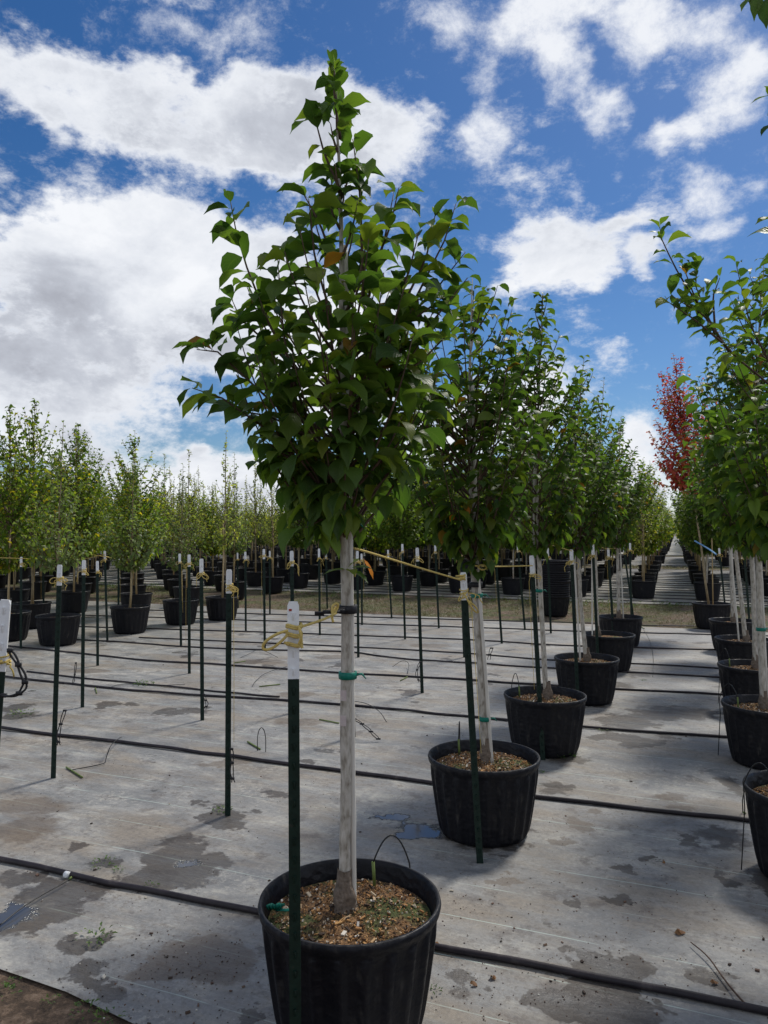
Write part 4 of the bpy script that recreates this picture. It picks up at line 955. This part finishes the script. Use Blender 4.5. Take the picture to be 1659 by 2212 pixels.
for n_, (y, x, blk, j, i) in enumerate(cands):
    kd = region_kind(x, y)
    if n_ < NIND:
        lb = '%s, %s %s in the %s row %s of the lane' % (PH[kd], ordn(rowpos[(blk, j, i)]), WHERE[blk], ordn(j + 1 if j >= 0 else -j), 'right' if j >= 0 else 'left')
        bg_tree(kd, x, y, lb, LBL[kd].split(' in a')[0] + 's ' + WH[blk], rb.uniform(.86, 1.12), joined=(y > 24), hs=rb.uniform(.9, 1.14))
    else: far.append((x, y, kd))
VV, FF, MM = [], [], []; off = 0
for x, y, kd in far:
    V, F_, m_ = rb.choice(PROTO[kd])['far']; a = rb.random() * 6.28; s = rb.uniform(.9, 1.12)
    if y > 60: s *= 1.0
    ca, sa = math.cos(a) * s, math.sin(a) * s
    V2 = np.stack([V[:, 0] * ca - V[:, 1] * sa + x, V[:, 0] * sa + V[:, 1] * ca + y, V[:, 2] * s], -1)
    VV.append(V2); FF.append(F_ + off); MM.append(m_); off += len(V2)
fm = np_mesh('far_tree_rows', np.concatenate(VV), np.concatenate(FF), [M['bark_bg'], M['stake_warm'], M['pot']] + [M[KINDS[k][6]] for k in KINDS], mi=np.concatenate(MM), smooth=False)
tag(link('far_tree_rows', fm), 'far rows of small potted trees merging into one green mass at the horizon', 'trees', kind='stuff')

# ------------------------------------------------------------------ stack of empty pots on the bare earth
q = G(1205, 1333); n_ = 17
for k in range(n_):
    o = link('empty_pot', POT_MID if k < n_ - 1 else POT_HI, None, (q.x, q.y + .25, k * .042 + .002)); o.scale = (.93, .93, .93)
    o.rotation_euler = (rb.gauss(0, .01), rb.gauss(0, .01), k * .4)
    tag(o, 'topmost empty black pot of the tall nested stack' if k == n_ - 1 else 'lowest empty black pot of the tall nested stack' if k == 0 else 'empty black pot in the tall nested stack, %s from the ground' % ordn(k + 1), 'pot', 'nested empty black pots in the stack')

# ------------------------------------------------------------------ small things
# grass and weeds on the bare earth
def tufts(name, n, pick, hgt, m, label, cat, wd=.006):
    rg = random.Random(len(name)); A = []
    for i in range(n):
        x, y = pick(rg)
        for k in range(5):
            l = hgt * rg.uniform(.5, 1.3); A.append((x + rg.gauss(0, .02), y + rg.gauss(0, .02), -.01, rg.random() * 6.28, rg.uniform(.6, 1.4), rg.uniform(-.2, .6), 0, l, wd * rg.uniform(.8, 1.6)))
    V, Fq, uv = leaf_arrays(A, seg=SEG2); tag(link(name, np_mesh(name, V, Fq, m)), label, cat, kind='stuff')
def strip(lo, hi, a0, a1):
    def f(rg):
        while True:
            al, ac = rg.uniform(lo, hi), rg.uniform(a0, a1)
            if math.sin(ac * 1.1 + al) + math.sin(ac * .43 - al * .7 + 2) + rg.gauss(0, .7) > -.2: break
        v = pp(al, ac); return v.x, v.y
    return f
tufts('strip_grass', 7000, strip(14.9 * .925, 19.3 * .925, -16, 8), .065, M['drygrass'], 'short patchy grass on the strip of bare earth', 'grass')
tufts('strip_weeds', 700, strip(18.2 * .925, 20 * .925, -20, 8), .09, M['weed'], 'low green weeds along the far side of the bare earth strip', 'weeds', .012)
tufts('second_strip_grass', 1800, strip(36 * .925, 39 * .925, -22, 16), .09, M['drygrass'], 'grass on the second and more distant strip of earth', 'grass', .015)
# weeds: clumps
wg = 'small green weeds sprouting on the ground cover'
def weed(px, py, s, label, n=26):
    rg = random.Random(int(px * 7 + py)); c = G(px, py); A = []
    for i in range(n):
        a = rg.random() * 6.28; r = s * math.sqrt(rg.random()); z = rg.uniform(.002, .35 * s); l = rg.uniform(.10, .3) * s + .006
        A.append((r * math.cos(a), r * math.sin(a), z, a + rg.gauss(0, .5), rg.uniform(.2, 1.1), rg.uniform(-.8, .2), rg.gauss(0, .4), l, l * .5))
    V, Fq, uv = leaf_arrays(A, seg=SEG2); tag(link('weed', np_mesh('weed', V, Fq, M['weed'], smooth=False), None, (c.x, c.y, 0)), label, 'weed', wg)
for q in [(225, 1868, .055, 'small weed in a damp patch beyond the nearest hose'), (258, 1880, .03, 'tiny weed right of the weed in the damp patch'), (205, 2030, .07, 'grassy weed in the wet dark patch before the nearest hose', 40),
          (325, 1915, .04, 'weed at the near edge of the large wet stain'), (480, 1752, .05, 'weed clump at the foot of the post left of the foremost post', 50), (1215, 1633, .09, 'green weed against the foot of the third pot', 60),
          (1170, 1668, .02, 'tiny weed at the foot of the third post'), (25, 2125, .03, 'pale seedling on bare soil at the lower left edge'), (110, 2160, .03, 'pale seedling on bare soil near the lower left corner'),
          (185, 2185, .05, 'leafy weed at the fabric edge in the lower left corner', 34), (235, 2200, .05, 'rightmost leafy weed on the fabric edge at the lower left', 34), (310, 1480, .10, 'dry green weed lying against the bowed hose', 60), (1390, 1450 + 20, .03, 'tiny weed in the lane between the two rows'),
          (930, 1965 + 180, .04, 'weed at the right foot of the foremost pot'), (45, 1545, .11, 'weed in the wet patch at the left edge', 40), (1300, 1578, .05, 'weed along the hose right of the third pot', 30), (8, 2150, .05, 'weed at the very lower left edge', 30)]: weed(*q)
# drip emitters left lying on the fabric
dg = 'loose drip tubes with green pegs lying on the ground cover'
def drip(pl, peg, label, r=.0032):
    pts = smooth([G(x, y, z) for x, y, z in pl]); o = thing('drip_emitter', (pts[0].x, pts[0].y, 0), label, 'drip emitter', dg)
    mb = MB(); mb.tube([p - o.location for p in pts], r, 6); link('drip_tube', mb.mesh('drip_tube', M['drip']), o)
    a, b2 = G(*peg[0], .008), G(*peg[1], .008); mb = MB(); mb.tube([a - o.location, b2 - o.location], .006, 8); link('peg', mb.mesh('peg', M['emit']), o)
def hoop(x, y, w_, h_, z=.0):     # upright hoop; feet at pixel x..x+w
    a = G(x, y); b2 = G(x + w_, y + 2); m_ = (a + b2) / 2 + Vector((0, 0, h_)); return a, m_, b2
def driphoop(x, y, w_, h_, peg, label):
    a, m_, b2 = hoop(x, y, w_, h_); pts = smooth([a, a + Vector((0, 0, h_ * .7)), m_, b2 + Vector((0, 0, h_ * .7)), b2]); o = thing('drip_emitter', (a.x, a.y, 0), label, 'drip emitter', dg)
    mb = MB(); mb.tube([p - o.location for p in pts], .0032, 6); link('drip_tube', mb.mesh('drip_tube', M['drip']), o)
    p, q = G(*peg[0], .008), G(*peg[1], .008); mb = MB(); mb.tube([p - o.location, q - o.location], .0065, 8); link('peg', mb.mesh('peg', M['emit']), o)
driphoop(556, 1622, 18, .19, ((535, 1602), (562, 1618)), 'upright drip hoop with its peg right of the post with weeds')
drip([(262, 1540 + 52, .02), (240, 1606, .12), (228, 1640, .02), (228, 1650, .01), (150, 1664, .01)], ((143, 1657), (178, 1679)), 'loose drip tube with a peg in the left foreground')
drip([(400, 1478, .01), (330, 1482, .03), (260, 1476, .01), (232, 1487, .01)], ((206, 1486), (209, 1497)), 'drip tube with a short peg left of the bowed hose')
drip([(620, 1440, .01), (575, 1452, .03), (552, 1470, .01), (545, 1482, .01)], ((560, 1483), (605, 1478)), 'curled drip tube behind the foremost post')
drip([(835, 1560, .0), (820, 1535, .1), (790, 1518, .12), (765, 1515, .05)], ((690, 1554), (732, 1562)), 'arched drip tube just right of the foremost trunk')
drip([(848, 1440, .02), (870, 1425, .1), (885, 1432, .05), (880, 1455, .01)], ((865, 1470), (880, 1462)), 'drip loop beside the largest post under the slanting rope')
drip([(600, 1420, .02), (560, 1400, .03), (540, 1412, .02), (520, 1420, .01)], ((505, 1432), (530, 1428)), 'thin drip tube between the posts left of the foremost post')
drip([(1410, 1462, .0), (1412, 1420, .0), (1405, 1385, .02), (1390, 1360, .1)], ((1392, 1358), (1380, 1352)), 'long thin drip tube lying along the lane between the rows')
drip([(1605, 1755, .0), (1603, 1725, .08), (1612, 1700, .2), (1622, 1690, .25)], ((1606, 1755), (1610, 1757)), 'thin drip tube rising to the nearest right-hand pot')
drip([(0, 1998, .01), (60, 1950, .02), (150, 1900, .02)], ((150, 1899), (157, 1893)), 'thin tube running from the nearest hose to the left edge')
# dry twig and leaf
mb = MB(); pts = smooth([G(1492, 2035, .015), G(1530, 2065, .02), G(1560, 2110, .012), G(1605, 2165, .02), G(1618, 2172, .01)]); mb.tube(pts, [.0022 + .002 * i / len(pts) for i in range(len(pts))], 6)
tag(link('dry_twig', mb.mesh('dry_twig', M['twig'])), 'thin dry twig lying by the nearest hose at lower right', 'twig')
def deadleaf(px, py, l, label, a=.3):
    c = G(px, py, .006); V, Fq, uv = leaf_arrays([(0, 0, .0, a, .7, -.9, .5, l, l * .8), (l * .2, .01, .0, a + 1.5, .5, -.6, -.7, l * .7, l * .5)]); tag(link('dead_leaf', np_mesh('dead_leaf', V, Fq, M['dead'], uv=uv), None, c), label, 'leaf', 'brown fallen leaves on the ground cover')
for q in [(1472, 2020, .05, 'curled brown leaf at the end of the dry twig'), (945, 2040, .035, 'brown leaf beside the hose right of the foremost pot'), (1070, 2115, .03, 'brown leaf below the nearest hose right of the foremost pot'), (1545, 2072 + 55, .03, 'red-brown leaf on the nearest hose at lower right'),
          (1430, 1862, .022, 'small red-brown leaf in the right foreground'), (1322, 1740, .02, 'small red leaf touching the second hose'), (1020, 2130, .028, 'curled brown leaf at the bottom right of the foremost pot')]: deadleaf(*q, a=random.Random(q[0]).random() * 6)
# loose bits over the fabric
rg = random.Random(9); mb = MB()
cl = [(rg.uniform(0, 1659), rg.uniform(1450, 2212)) for _ in range(60)] + [(rg.uniform(900, 1659), rg.uniform(1900, 2212)) for _ in range(60)]+ [(rg.uniform(250, 560), rg.uniform(2030, 2212)) for _ in range(40)]
for i in range(1800):
    if rg.random() < .65:
        x, y = rg.choice(cl); c = G(x, y) + Vector((rg.gauss(0, .16), rg.gauss(0, .16), 0))
    else: c = G(rg.uniform(-50, 1700), 1420 + 850 * rg.random() ** 1.5)
    l = rg.uniform(.001, .0033) if rg.random() < .95 else rg.uniform(.004, .009)
    mb.box((c.x, c.y, .001 + l * .3), (l, l * rg.uniform(.3, .8), l * rg.uniform(.2, .45)), Matrix.Rotation(rg.random() * 6.28, 3, 'Z') @ Matrix.Rotation(rg.gauss(0, .3), 3, 'X'))
tag(link('leaf_litter', mb.mesh('litter', M['litter'], False)), 'dark crumbs of bark and leaf scattered over the ground cover', 'litter', kind='stuff')
